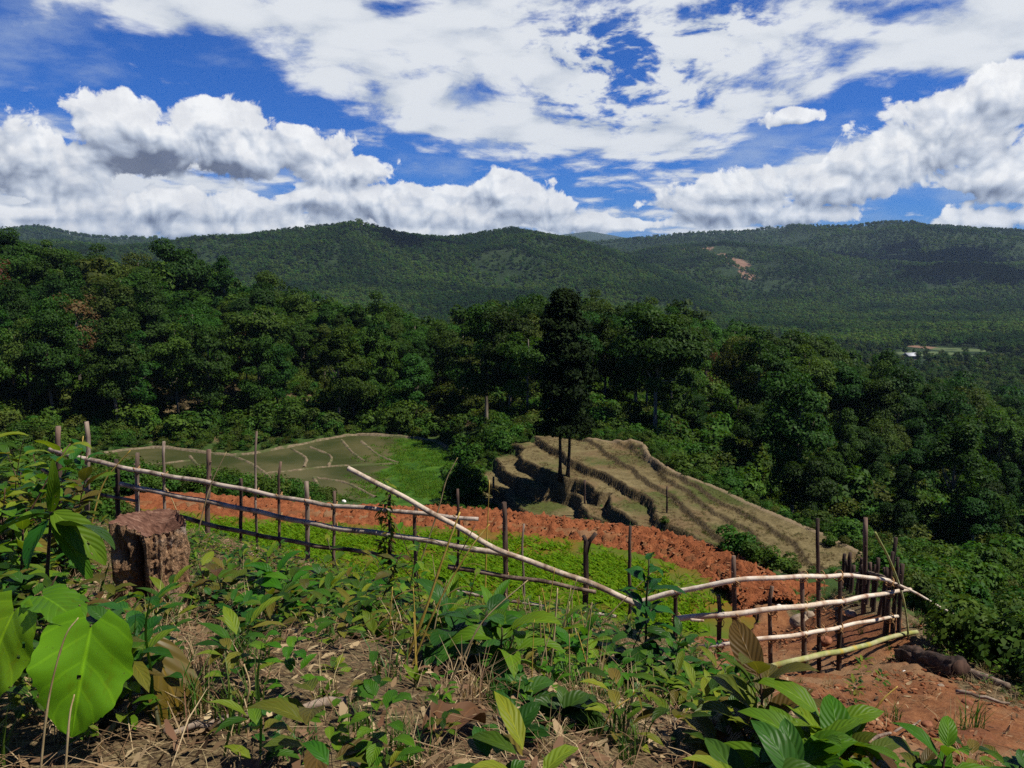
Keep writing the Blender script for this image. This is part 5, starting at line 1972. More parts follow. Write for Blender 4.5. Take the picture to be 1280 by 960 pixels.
def log_and_branch():
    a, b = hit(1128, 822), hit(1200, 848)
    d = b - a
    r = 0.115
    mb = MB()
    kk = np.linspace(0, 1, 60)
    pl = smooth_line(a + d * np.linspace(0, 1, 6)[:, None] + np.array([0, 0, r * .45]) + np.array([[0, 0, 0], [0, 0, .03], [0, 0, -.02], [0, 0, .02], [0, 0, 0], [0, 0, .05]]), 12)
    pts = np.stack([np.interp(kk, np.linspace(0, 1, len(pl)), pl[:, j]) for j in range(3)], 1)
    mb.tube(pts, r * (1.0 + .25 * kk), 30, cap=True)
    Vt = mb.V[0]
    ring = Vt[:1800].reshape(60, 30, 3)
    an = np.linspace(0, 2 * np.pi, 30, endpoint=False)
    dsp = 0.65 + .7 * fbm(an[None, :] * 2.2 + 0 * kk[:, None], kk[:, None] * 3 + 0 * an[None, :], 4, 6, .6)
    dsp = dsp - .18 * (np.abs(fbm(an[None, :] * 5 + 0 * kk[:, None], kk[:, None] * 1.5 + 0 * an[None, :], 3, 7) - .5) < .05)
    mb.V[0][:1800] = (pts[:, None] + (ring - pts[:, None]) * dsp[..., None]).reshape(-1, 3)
    root = empty('ledge_shade_log', (0, 0, 0), 'dark log standing in for the shaded void under the ledge, between the red path and the bushes', 'log')
    mb.build('bark', WOOD_D, root)  # dark bark stands in for the shaded void under the bank ledge
    mb = MB()
    e = pts[-1]
    u = d / np.linalg.norm(d)
    mb.tube([e + u * .004, e + u * .02], [r * .95, r * .9], 18)
    mb.build('cut_face', bark_mat('log_cut', (.03, .016, .012), (.09, .05, .035), 15), root)
    P0 = [(1185, 838), (1205, 846), (1232, 856), (1260, 866)]
    q = np.array([hit(*c) + np.array([0, 0, .07]) for c in P0])
    mb = MB()
    mb.tube(smooth_line(q, 6), np.linspace(.07, .035, 19), 9, rough=.1)
    tag(mb.build('fallen_branch', WOOD_P), 'weathered grey branch lying beside the dark log', 'branch')
    for i, (p0, p1, rr, lab) in enumerate((((1195, 868), (1262, 884), .025, 'thin dry stick lying on the path side below the grey branch'), ((1190, 800), (1206, 838), .03, 'short broken stick propped against the end of the dark log'),
                                           ((1085, 930), (1150, 905), .012, 'slender twig on the red path'), ((300, 905), (205, 925), .018, 'pale dead stick on the litter beside the curled yellow leaf'),
                                           ((430, 885), (300, 905), .02, 'long straw coloured stick lying on the dry litter'), ((840, 905), (880, 860), .012, 'thin leaning straw twig by the leafy shrub'))):
        q = np.array([hit(*p0), hit(*p1)])
        q[:, 2] += rr
        mb = MB()
        k = np.linspace(0, 1, 8)[:, None]
        w = q[0] + (q[1] - q[0]) * k
        w[:, 2] = [gz(a_[0], a_[1]) + rr * .8 + .02 * math.sin(j * 1.1) ** 2 for j, a_ in enumerate(w)]
        mb.tube(w, np.linspace(rr, rr * .5, 8), 7, rough=.12, seed=i)
        tag(mb.build('dead_stick', WOOD_P), lab, 'stick')


rocks()
log_and_branch()


# ------------------------------------------------------------------ hamlet in the valley
def house(px, Y, w, dpt, h, roof, wall, label):
    q = at(px, Y)
    z = q[2] + 3.0
    root = empty('farm_house', (q[0], Y, z - 3), label, 'house', rz=0.3)
    mb = MB()
    V = [(x, y, zz) for zz in (-.5, h) for x, y in ((-w / 2, -dpt / 2), (w / 2, -dpt / 2), (w / 2, dpt / 2), (-w / 2, dpt / 2))]
    g = [(-w / 2, 0, h + w * .18), (w / 2, 0, h + w * .18)]
    mb.add(V + g, [(0, 1, 5, 4), (1, 2, 6, 5), (2, 3, 7, 6), (3, 0, 4, 7)], [(4, 7, 8), (5, 9, 6)])
    mb.build('wall', wall, root, smooth=False)
    mb = MB()
    e, t = .7, .25
    for s in (-1, 1):
        hr = h + w * .18
        V = [(-w / 2 - e, s * (dpt / 2 + e), h - e * .5), (w / 2 + e, s * (dpt / 2 + e), h - e * .5), (w / 2 + e, 0, hr + .1), (-w / 2 - e, 0, hr + .1)]
        V += [(a, b, c + t) for a, b, c in V]
        mb.add(V, [(0, 1, 2, 3), (7, 6, 5, 4), (0, 4, 5, 1), (1, 5, 6, 2), (2, 6, 7, 3), (3, 7, 4, 0)])
    mb.build('roof', roof, root, smooth=False)


def hamlet():
    def flat(name, c, r=.6):
        m, n = new_mat(name)
        tc = n.node('ShaderNodeTexCoord')
        a = n.noise(tc.outputs['Object'], .8, 4)
        finish(n, principled(n, n.mix(n.ss(a, .4, .7, 0, .4), c, tuple(x * .6 for x in c)), r, .3))
        return m
    rw, rr, wl, br = flat('roof_zinc', (.5, .51, .53), .5), flat('roof_rust', (.40, .20, .15)), flat('wall_pale', (.5, .45, .38)), flat('wall_brown', (.14, .10, .08))
    house(983, 690, 9, 6, 3, rr, wl, 'small rust roofed house among trees in the far valley, highest of the hamlet')
    house(1138, 560, 9, 6, 3, rw, br, 'white roofed hut in the far valley above the light green field')
    house(1240, 500, 8, 6, 3, rw, wl, 'pale roofed hut lowest in the valley near the edge of the woods')


hamlet()

# ------------------------------------------------------------------ broad leaves
def leaf_geo(base, direc, nrm, L, W, droop=0.5, fold=0.25, n=7, shape='oval', wave=0.0, rs=None, curl=0.0, cols=5, holes=0):
    """one leaf blade: rows across the midrib; returns V, Q, uv"""
    base, d, nm = (np.asarray(a, float) for a in (base, direc, nrm))
    d = d / np.linalg.norm(d)
    nm = nm - d * (nm @ d)
    nm = nm / (np.linalg.norm(nm) + 1e-9)
    side = np.cross(d, nm)
    t = np.linspace(0, 1, n)
    ang = droop * t ** 1.3
    # the midrib bends in the plane of d and nm
    dx = np.cos(ang)
    dz = -np.sin(ang)
    cx = np.concatenate([[0], np.cumsum((dx[1:] + dx[:-1]) / 2)]) / (n - 1) * L
    cz = np.concatenate([[0], np.cumsum((dz[1:] + dz[:-1]) / 2)]) / (n - 1) * L
    if shape == 'heart':
        w = np.interp(t, [0, .06, .2, .4, .6, .8, .93, 1], [.30, .80, 1, .99, .86, .58, .27, .0])
    elif shape == 'lance':
        w = np.sin(np.pi * t ** .85) ** .9
    else:
        w = np.sin(np.pi * np.clip(t, 0, 1) ** .8) ** .72
    if shape == 'heart':
        w = w * (1 + .035 * np.sin(t * 21) + .025 * np.sin(t * 47 + 1))
    w = w * W / 2
    ac = np.linspace(-1, 1, cols)
    V = np.zeros((n, cols, 3))
    uv = np.zeros((n, cols, 3))
    ph = rs.rand() * 2 if rs is not None else 0
    for j, a in enumerate(ac):
        lift = np.abs(a) * w * fold - curl * (a * a) * w
        wv = wave * w * np.sin(t * 9 + (3 if a > 0 else 0) + ph) * abs(a)
        up = lift + wv
        nn = np.outer(np.cos(ang), nm) + np.outer(np.sin(ang), d)
        back = (-0.16 * L * (abs(a) ** 1.3) * np.exp(-t * 7) if shape == 'heart' else 0.0 * t)
        V[:, j] = base + np.outer(cx + back, d) + np.outer(cz, nm) + np.outer(a * w * math.cos(fold * .6), side) + nn * up[:, None]
        uv[:, j, 0] = a
        uv[:, j, 1] = t
    F = grid_faces(n, cols)
    if holes:
        U = uv.reshape(-1, 3)[F].mean(1)
        keep = np.ones(len(F), bool)
        for _ in range(holes):
            hu, ht, hr = rs.uniform(-1, 1), rs.uniform(.1, .95), rs.uniform(.008, .035)
            if rs.rand() < .45:
                hu, hr = np.sign(hu) * 1.0, rs.uniform(.03, .07)
            keep &= np.hypot((U[:, 0] - hu) * .45, U[:, 1] - ht) > hr
        F = F[keep]
    return V.reshape(-1, 3), F, uv.reshape(-1, 3)


class LB:
    """collects leaves of one plant"""
    def __init__(s):
        s.V, s.Q, s.U, s.n = [], [], [], 0

    def add(s, V, Q, U):
        s.V.append(V)
        s.Q.append(Q + s.n)
        s.U.append(U)
        s.n += len(V)

    def build(s, name, mat, parent=None):
        o = mesh_np(name, np.vstack(s.V), np.vstack(s.Q), mat, parent, True)
        a = o.data.attributes.new('uvc', 'FLOAT_VECTOR', 'POINT')
        a.data.foreach_set('vector', np.vstack(s.U).astype(np.float32).ravel())
        return o


G_FRESH = leaf_mat('leaf_fresh_green', [(0.045, 0.13, 0.008), (0.070, 0.175, 0.010), (0.115, 0.215, 0.014)], 0.42, 0.45, 0.14, 0.12, veins=48)
G_DARK = leaf_mat('leaf_glossy_dark', [(0.012, 0.044, 0.006), (0.022, 0.075, 0.009), (0.036, 0.10, 0.012)], 0.25, 0.42, 0.16, 0.12, veins=40)
G_MID = leaf_mat('leaf_weed', [(0.018, 0.055, 0.006), (0.036, 0.098, 0.008), (0.060, 0.138, 0.010), (0.10, 0.185, 0.014), (0.15, 0.20, 0.015), (0.13, 0.085, 0.022)], 0.42, 0.48, 0.16, 0.28, veins=36)
G_BRONZE = leaf_mat('leaf_bronze_young', [(0.060, 0.100, 0.012), (0.095, 0.115, 0.014), (0.10, 0.055, 0.018), (0.065, 0.125, 0.014)], 0.42, 0.42, 0.18, 0.1, veins=50)
G_LIME = leaf_mat('leaf_lime_big', [(0.16, 0.33, 0.010), (0.20, 0.36, 0.012)], 0.5, 0.4, 0.28, 0.05, veins=26, warm=(1.35, 1.25, .4))
G_YEL = leaf_mat('leaf_yellowing', [(0.115, 0.105, 0.010), (0.15, 0.11, 0.012)], 0.45, 0.42, 0.3, 0.05, veins=34)
G_DRY = leaf_mat('leaf_dead_brown', [(0.085, 0.034, 0.020), (0.12, 0.048, 0.026)], 0.1, 0.7, 0.2, 0.1, veins=26, warm=(1, .8, .6))
STEM = bark_mat('stem_green_brown', (0.030, 0.035, 0.012), (0.085, 0.070, 0.030), 14, (1, 1, .3), .3, .6)
STEM_R = bark_mat('stem_reddish', (0.045, 0.022, 0.014), (0.12, 0.060, 0.035), 14, (1, 1, .3), .3, .6)
STRAW = bark_mat('straw', (0.26, 0.18, 0.075), (0.50, 0.39, 0.20), 14, (1, 1, .3), .2, .6)
STRAW_Y = bark_mat('straw_golden', (0.36, 0.24, 0.04), (0.55, 0.40, 0.10), 14, (1, 1, .3), .2, .5)


def plant(name, px, Y, top, label, cat='plant', group=None, stems=1, leaves=14, L=0.14, wr=0.42, mat=None, smat=None, spread=0.12, droop=0.9, start=0.25, seed=0, shape='oval', rise=0.45, dz=0.0, r=0.008, whorl=False, size_top=0.7, py=None):
    """sapling or broad-leaved weed: foot at photo column px, distance Y; top = photo row of its tip"""
    rs = np.random.RandomState(seed + int(px * 3 + top))
    g = at(px, Y) if py is None else hit(px, py)
    Y = g[1]
    tp = P(px, top, Y)
    H = max(tp[2] - g[2], 0.08)
    root = empty(name, g, label, cat, group)
    mb, lb = MB(), LB()
    for s in range(stems):
        a = rs.rand() * 6.283
        sp = spread * H * (0.25 if stems == 1 else rs.uniform(.5, 1.3))
        h = H * (1.0 if s == 0 else rs.uniform(.55, .98))
        k = np.linspace(0, 1, 8)
        pts = np.column_stack([math.cos(a) * sp * k ** 1.4, math.sin(a) * sp * k ** 1.4, k * h - .04])
        pts[:, :2] += np.cumsum(rs.normal(0, .012 * H, (8, 2)), axis=0) * k[:, None]
        mb.tube(pts, r * np.linspace(1, .45, 8) * (1 if s == 0 else .8), 6)
        nl = max(3, int(leaves * (1 if s == 0 else rs.uniform(.6, 1))))
        for i in range(nl):
            t = start + (1 - start) * ((i + rs.rand() * .5) / nl)
            if whorl:
                t = 1 - (1 - start) * .35 * (i / nl)
            b = np.array([np.interp(t, k, pts[:, j]) for j in range(3)])
            az = i * 2.4 + rs.uniform(-.4, .4) + seed
            el = rise + rs.uniform(-.35, .35) + (t - .6) * .9
            d = np.array([math.cos(az) * math.cos(el), math.sin(az) * math.cos(el), math.sin(el)])
            nm = np.array([-math.cos(az) * math.sin(el), -math.sin(az) * math.sin(el), math.cos(el)]) + rs.normal(0, .22, 3)
            l = L * rs.uniform(.7, 1.2) * np.interp(t, [0, .5, 1], [1, 1, size_top])
            pet = b + d * l * .12
            mb.tube([b, pet], [r * .35, r * .25], 5, cap=False)
            lb.add(*leaf_geo(pet, d, nm, l, l * wr * rs.uniform(.85, 1.15), droop * rs.uniform(.5, 1.3), rs.uniform(.1, .4), 7, shape, .12, rs))
    mb.build('stem', smat or STEM, root)
    lb.build('foliage', mat or G_MID, root)
    return root


def big_leaf(parent, base, tip, facing, W, mat, name='leaf', droop=.35, fold=.18, shape='heart', n=54, wave=.12, curl=0.0, seed=0, loc=None, holes=7):
    base, tip = np.asarray(base, float), np.asarray(tip, float)
    rs = np.random.RandomState(seed)
    V, Q, U = leaf_geo(base, tip - base, facing, np.linalg.norm(tip - base) * (1 + droop * .1), W, droop, fold, n, shape, wave, rs, curl, 25, holes)
    if loc is not None:
        V = V - np.asarray(loc)
    lb = LB()
    lb.add(V, Q, U)
    return lb.build(name, mat, parent)


def big_leaf_plant():
    g = hit(70, 955)
    g = g + np.array([0, 0.25, 0])
    g[2] = gz(g[0], g[1])
    root = empty('big_leaf_seedling', g, 'young plant with huge lime green heart shaped leaves glowing in the sun', 'plant')
    to_cam = np.array([0, -1, .75])
    Y = 2.35
    for i, (b, t, W, m, up, dr, lab) in enumerate((((114, 782), (84, 924), .295, G_LIME, (0.25, -.75, .75), .3, None), ((18, 762), (-40, 880), .27, G_LIME, (.1, -.5, .9), .5, None), ((52, 745), (100, 768), .16, G_FRESH, (.2, -.2, 1), .5, None))):
        B, T = P(*b, Y + .05 * i), P(*t, Y - .12 + .06 * i)
        big_leaf(root, B, T, up, W, m, droop=dr, seed=i, loc=g, curl=.08)
        mb = MB()
        mb.tube(smooth_line([np.array([0, 0, -.03]) + np.array([.03 * i, .02, 0]), (B - g) * np.array([.4, .6, .75]) + np.array([0, .06, 0]), B - g], 6), np.linspace(.010, .005, 13), 7)
        mb.build('leaf_stalk', STEM, root)
    g2 = hit(215, 925)
    root = empty('big_leaf_seedling', g2, 'drooping big seedling leaf turned yellow brown and curled, over the dry litter', 'plant')
    B, M, T = P(182, 795, 2.75), P(225, 800, 2.7), P(255, 930, 2.6)
    big_leaf(root, B, T, (.55, -.45, .6), .20, G_YEL, droop=.6, shape='oval', loc=g2, wave=.10, curl=.1, seed=4, fold=.3, holes=2)
    big_leaf(root, P(182, 860, 2.72), P(235, 905, 2.66), (.1, -.3, 1), .15, G_YEL, droop=.5, shape='oval', loc=g2, wave=.1, seed=5, holes=2)
    for bb in (P(182, 795, 2.75), P(182, 860, 2.72)):
        mb = MB()
        mb.tube(smooth_line([(-.05, .03, -.03), (bb - g2) * np.array([1, 1, .6]), bb - g2], 6), np.linspace(.008, .005, 13), 7)
        mb.build('leaf_stalk', STEM, root)
    # tall broad leaves next to the stump
    g3 = at(62, 4.3)
    root = empty('broad_leaf_sapling', g3, 'sapling beside the stump with long ribbed leaves arching over dark shade', 'plant')
    spec = [((66, 640), (132, 690), (.15, -.5, .9), .17, G_FRESH), ((62, 642), (-35, 660), (-.1, .2, 1), .15, G_DARK), ((64, 640), (70, 592), (.5, -.6, .3), .07, G_FRESH), ((66, 645), (112, 715), (.3, -.6, .6), .11, G_FRESH), ((60, 650), (20, 700), (-.3, -.5, .8), .12, G_DARK), ((66, 660), (150, 640), (0, .5, 1), .12, G_DARK)]
    for i, (b, t, up, W, m) in enumerate(spec):
        B, T = P(*b, 4.25), P(*t, 4.15 - .03 * i)
        big_leaf(root, B, T, up, W, m, droop=.75, shape='oval', loc=g3, seed=20 + i, wave=.06, fold=.3)
    mb = MB()
    mb.tube([(0, 0, -.05), (0.01, 0, .3), P(64, 640, 4.25) - g3], [.014, .011, .007], 7)
    mb.build('stem', STEM_R, root)
    # dead leaf on the litter
    B, T = hit(528, 935), hit(612, 912)
    B[2] += .05
    T[2] += .10
    o = big_leaf(None, B, T, (-.1, -.45, .85), .17, G_DRY, 'fallen_leaf', .5, .9, 'oval', 40, .35, .2, 9)
    tag(o, 'large curled reddish brown dead leaf lying on the litter', 'leaf')


big_leaf_plant()


def plants():
    K = dict
    # left edge thicket, tall stems with pale buds
    for i, (px, Y, top, lab) in enumerate(((12, 6.2, 520, 'tall leafy sapling at the very edge of the photo beside the first fence posts'), (48, 6.6, 545, 'leafy sapling second from the edge, in front of the first fence posts'),
                                           (85, 6.4, 590, 'shorter bronze tipped sapling between the first fence posts and the stump'), (-6, 5.0, 560, 'half cut off leafy sapling at the edge of the photo'), (70, 7.5, 560, 'dark leafy sapling partly behind the first reddish fence post'))):
        plant('sapling', px, Y, top, lab, stems=5, leaves=26, L=.21, wr=.42, mat=(G_MID, G_MID, G_BRONZE, G_MID, G_DARK)[i], smat=STEM_R, spread=.35, seed=i, r=.008, rise=.3, droop=1.0, start=.12, size_top=1.0)
    plant('sapling', 28, 4.5, 648, 'sapling with whorled pale green leaves and a reddish stem left of the stump shade', leaves=16, L=.22, wr=.42, mat=G_FRESH, smat=STEM_R, seed=3, r=.012, droop=.8, start=.3)
    plant('sapling', 25, 3.6, 690, 'small leafy plant low before the stump shade', stems=3, leaves=8, L=.15, wr=.42, mat=G_MID, smat=STEM_R, seed=5, spread=.4)
    plant('sapling', 95, 4.1, 712, 'low plant with slender leaves just before the stump shade', stems=3, leaves=8, L=.15, wr=.38, mat=G_MID, seed=6, spread=.5)
    plant('sapling', 60, 3.4, 728, 'small plant with red tinged leaves above the lime leaf', stems=3, leaves=7, L=.12, wr=.42, mat=G_BRONZE, seed=7, spread=.5)
    plant('weed_plant', 118, 3.2, 752, 'low green weed between lime leaf and stump foot', stems=3, leaves=7, L=.12, wr=.3, mat=G_MID, seed=8, spread=.6)
    # right of the stump
    for i, (px, Y, top, L_, m, st, lab) in enumerate((
            (262, 4.9, 692, .20, G_MID, 3, 'bushy sapling with drooping leaves just right of the stump'), (285, 4.6, 705, .22, G_BRONZE, 2, 'yellow tipped sapling second to the right of the stump'),
            (345, 4.7, 700, .26, G_FRESH, 2, 'sapling with a fan of long upright leaves near the fence middle'), (370, 5.0, 716, .24, G_FRESH, 2, 'broad leaved sapling with horizontal leaves beside the fan leaved one'),
            (322, 5.3, 690, .20, G_FRESH, 2, 'sapling with two rolled pale leaves before the dark rail'), (300, 4.2, 745, .14, G_DARK, 3, 'dark low plant under the fan leaved sapling'), (412, 5.4, 730, .16, G_FRESH, 1, 'small upright seedling with four leaves on the litter'),
            (440, 6.2, 676, .16, G_MID, 4, 'tangled shrubby sapling in front of the vine wrapped post'), (470, 5.9, 690, .20, G_BRONZE, 2, 'bronze leaved sapling left of the vine wrapped post'), (505, 6.2, 672, .18, G_MID, 4, 'leafy sapling under the vine wrapped post'),
            (545, 6.6, 648, .16, G_FRESH, 3, 'sapling with fresh narrow leaves reaching the lower grey rails'), (530, 5.8, 712, .15, G_MID, 4, 'dense weed between vine post and golden stalks'), (575, 6.4, 712, .15, G_MID, 3, 'weed with small leaves behind the golden stalks'),
            (600, 5.9, 735, .16, G_MID, 3, 'leafy weed right of the golden stalks'), (640, 6.6, 745, .13, G_MID, 4, 'small leaved weed at the foot of the thick fence post'), (680, 6.4, 748, .14, G_MID, 4, 'small leaved weed among the dry stems under the diagonal pole'),
            (705, 6.2, 756, .13, G_FRESH, 3, 'fresh weed beside the forked post'), (400, 6.9, 702, .14, G_MID, 4, 'bushy weed under the third grey post from the stump'), (360, 7.0, 700, .13, G_FRESH, 4, 'low weed on the crest before the paddy view'),
            (450, 5.0, 740, .16, G_MID, 3, 'low shrub in the sunny litter patch'), (490, 4.9, 760, .15, G_BRONZE, 3, 'reddish green weed near the golden stalks foot'))):
        plant('sapling' if st < 3 else 'weed_plant', px, Y, top, lab, stems=st, leaves=11 if st < 3 else 10, L=L_, wr=.40, mat=m, smat=STEM if i % 2 else STEM_R, spread=.35, seed=30 + i, rise=.35, droop=.95, r=.008, start=.2)
    # dark leaved clump in the middle front
    plant('broad_leaf_plant', 585, 3.9, 752, 'plant with long glossy ribbed leaves beside the golden stalks', stems=3, leaves=9, L=.33, wr=.40, mat=G_DARK, seed=51, spread=.4, rise=.5, droop=1.3, r=.010)
    plant('broad_leaf_plant', 622, 3.8, 765, 'plant with big hanging bright leaf in the middle of the front', stems=2, leaves=9, L=.34, wr=.42, mat=G_FRESH, seed=52, spread=.3, rise=.25, droop=1.5, r=.010)
    plant('broad_leaf_plant', 655, 3.3, 862, 'dark rounded leaved plant low in front of the brown dead leaf', stems=4, leaves=9, L=.20, wr=.60, mat=G_DARK, seed=53, spread=.5, rise=.3, droop=.9)
    plant('broad_leaf_plant', 705, 3.1, 880, 'dark rounded leaved plant at the bottom, next to the straw stems', stems=4, leaves=8, L=.19, wr=.60, mat=G_DARK, seed=54, spread=.5, rise=.3, droop=.9)
    plant('broad_leaf_plant', 640, 2.7, 930, 'dark leaved plant cut off by the bottom border of the photo', stems=3, leaves=7, L=.18, wr=.55, mat=G_DARK, seed=55, spread=.4, rise=.3)
    plant('seedling', 520, 3.3, 905, 'tiny fresh seedling beside the curled dead leaf', stems=2, leaves=6, L=.09, wr=.35, mat=G_FRESH, seed=56, rise=.8)
    plant('seedling', 415, 3.3, 872, 'low green seedling alone on the brown litter', stems=3, leaves=6, L=.10, wr=.4, mat=G_MID, seed=57, rise=.5)
    plant('seedling', 405, 2.9, 905, 'smallest green seedling on the brown litter near the lying stick', stems=2, leaves=6, L=.08, wr=.4, mat=G_FRESH, seed=58, rise=.5)
    for i, (px, Y, top, m, L_, n_, lab) in enumerate(((690, 5.0, 768, G_FRESH, .22, 12, 'upright fresh leaved seedling among the pale dead stems'), (738, 4.8, 772, G_MID, .20, 13, 'upright leafy seedling just before the tall dark sapling'),
                                              (468, 4.3, 796, G_MID, .20, 11, 'upright seedling on the litter left of the golden stalks foot'), (556, 4.7, 742, G_FRESH, .24, 12, 'upright broad leaved seedling directly behind the golden stalks'),
                                              (612, 4.9, 748, G_FRESH, .25, 12, 'tall upright seedling with pointed leaves behind the glossy ribbed plant'), (300, 3.9, 800, G_MID, .18, 11, 'leafy seedling at the litter edge below the fan leaved sapling'))):
        plant('seedling', px, Y, top, lab, stems=2, leaves=n_, L=L_, wr=.40, mat=m, seed=140 + i, spread=.25, rise=.6, droop=.9, start=.25)
    # tall dark sapling crossing the fence corner
    plant('dark_sapling', 803, 5.4, 690, 'tall dark glossy sapling standing where the two fences meet', stems=1, leaves=26, L=.27, wr=.40, mat=G_DARK, seed=61, r=.013, rise=.25, droop=1.1, start=.12)
    plant('dark_sapling', 775, 5.2, 760, 'dark leafy shrub at the foot of the tall dark sapling', stems=4, leaves=12, L=.24, wr=.42, mat=G_DARK, seed=62, spread=.4, rise=.2)
    plant('dark_sapling', 835, 5.2, 778, 'glossy leaved shrub just right of the tall dark sapling', stems=4, leaves=12, L=.22, wr=.42, mat=G_DARK, seed=63, spread=.4, rise=.3)
    for i, (px, Y, top, lab) in enumerate(((870, 4.9, 792, 'bright bushy shrub in front of the short white fence stub'), (900, 4.6, 812, 'bright bushy shrub under the lowest white rail'), (850, 4.5, 830, 'leafy green shrub between dark sapling and bronze plants'), (885, 4.3, 845, 'low leafy green shrub over the bronze plants'),
                                          (915, 4.9, 820, 'small leafy shrub by the dark fence post foot'))):
        plant('leafy_shrub', px, Y, top, lab, stems=7, leaves=13, L=.13, wr=.45, mat=G_MID if i % 2 else G_FRESH, seed=70 + i, spread=.45, rise=.3, droop=.8, start=.1, r=.006)
    # big bronze green leaves along the bottom right
    for i, (px, Y, top, m, n_, L_, lab) in enumerate((
            (905, 3.0, 920, G_BRONZE, 9, 0.22, 'plant with rusty young leaves at the bottom beside the leafy shrubs'), (955, 3.0, 844, G_BRONZE, 12, 0.26, 'tall seedling holding up two dark bronze leaves before the white fence'), (985, 2.7, 910, G_FRESH, 12, 0.25, 'seedling with broad fresh ribbed leaves in the bottom clump'),
            (1030, 2.8, 904, G_FRESH, 13, 0.26, 'seedling with the widest fresh leaves at the heart of the bottom clump'), (1065, 2.9, 910, G_BRONZE, 11, 0.23, 'olive bronze seedling in the bottom clump, against the red soil'), (1090, 2.6, 947, G_FRESH, 10, 0.23, 'low fresh seedling at the bottom, between bronze one and pale one'),
            (1160, 2.8, 934, G_FRESH, 11, 0.21, 'pale glossy seedling standing apart against the red path'), (1185, 2.9, 947, G_BRONZE, 9, 0.17, 'bronze tipped seedling at the outer end of the bottom clump'), (930, 2.5, 967, G_DARK, 10, 0.21, 'dark leaved seedling at the bottom border under the rusty plant'),
            (1010, 2.4, 972, G_DARK, 10, 0.23, 'dark leaved seedling at the bottom border under the fresh ones'), (1130, 2.5, 977, G_FRESH, 9, 0.20, 'seedling cut by the bottom border below the pale glossy one'))):
        plant('broad_leaf_plant', px, Y, top, lab, stems=2, leaves=n_, L=L_, wr=.42, mat=m, smat=STEM_R, seed=90 + i, spread=.3, rise=.55, droop=1.0, r=.009, start=.3, size_top=1.0)
    # vine on the fence post
    g = at(487, fy(487))
    root = empty('climbing_vine', g, 'green leafy vine wrapped round a fence post and over the diagonal pole', 'vine')
    mb, lb = MB(), LB()
    rs = np.random.RandomState(8)
    top = P(487, 598, fy(487))
    H = top[2] - g[2]
    t = np.linspace(0, 1, 60)
    pts = np.column_stack([.05 * np.cos(t * 22), .05 * np.sin(t * 22) - .03, t * H])
    mb.tube(pts, .006, 5)
    for i in range(190):
        k = rs.randint(8, 60)
        a = rs.rand() * 6.283
        d = np.array([math.cos(a), math.sin(a), rs.uniform(-.7, .5)])
        lb.add(*leaf_geo(pts[k] + d * .03, d, (rs.normal(0, .3), rs.normal(0, .3), 1), rs.uniform(.09, .17), .04, 1.0, .3, 6, 'lance', .1, rs))
    mb.build('stem', STEM, root)
    lb.build('foliage', G_MID, root)


plants()


# ------------------------------------------------------------------ dry stalks
def stalk(px, py, pts, w, mat, label, leaf=0, seed=0, name='dry_stalk', Y=None):
    """upright dead stem; foot at a ground pixel, then a few photo points it passes at the same distance"""
    g = hit(px, py) if Y is None else at(px, Y)
    Y = g[1]
    q = np.array([np.zeros(3)] + [P(a, b, Y + .02 * i) - g for i, (a, b) in enumerate(pts)])
    c = smooth_line(q, 8)
    r = w / FPX * Y / 2
    root = empty(name, g, label, 'stalk')
    mb = MB()
    n = len(c)
    rr = r * np.linspace(1, .45, n)
    rr[::7] *= 1.35
    mb.tube(c, rr, 6)
    mb.build('stem', mat, root)
    if leaf:
        rs = np.random.RandomState(seed)
        V, F = [], []
        lb = LB()
        for i in range(leaf):
            k = rs.randint(n // 3, n - 1)
            a = rs.rand() * 6.283
            d = np.array([math.cos(a), math.sin(a) * .5, rs.uniform(.2, .9)])
            lb.add(*leaf_geo(c[k], d, (0, 0, 1), rs.uniform(.15, .3), .012, 1.6, .3, 8, 'lance', 0, rs))
        lb.build('foliage', G_YEL, root)


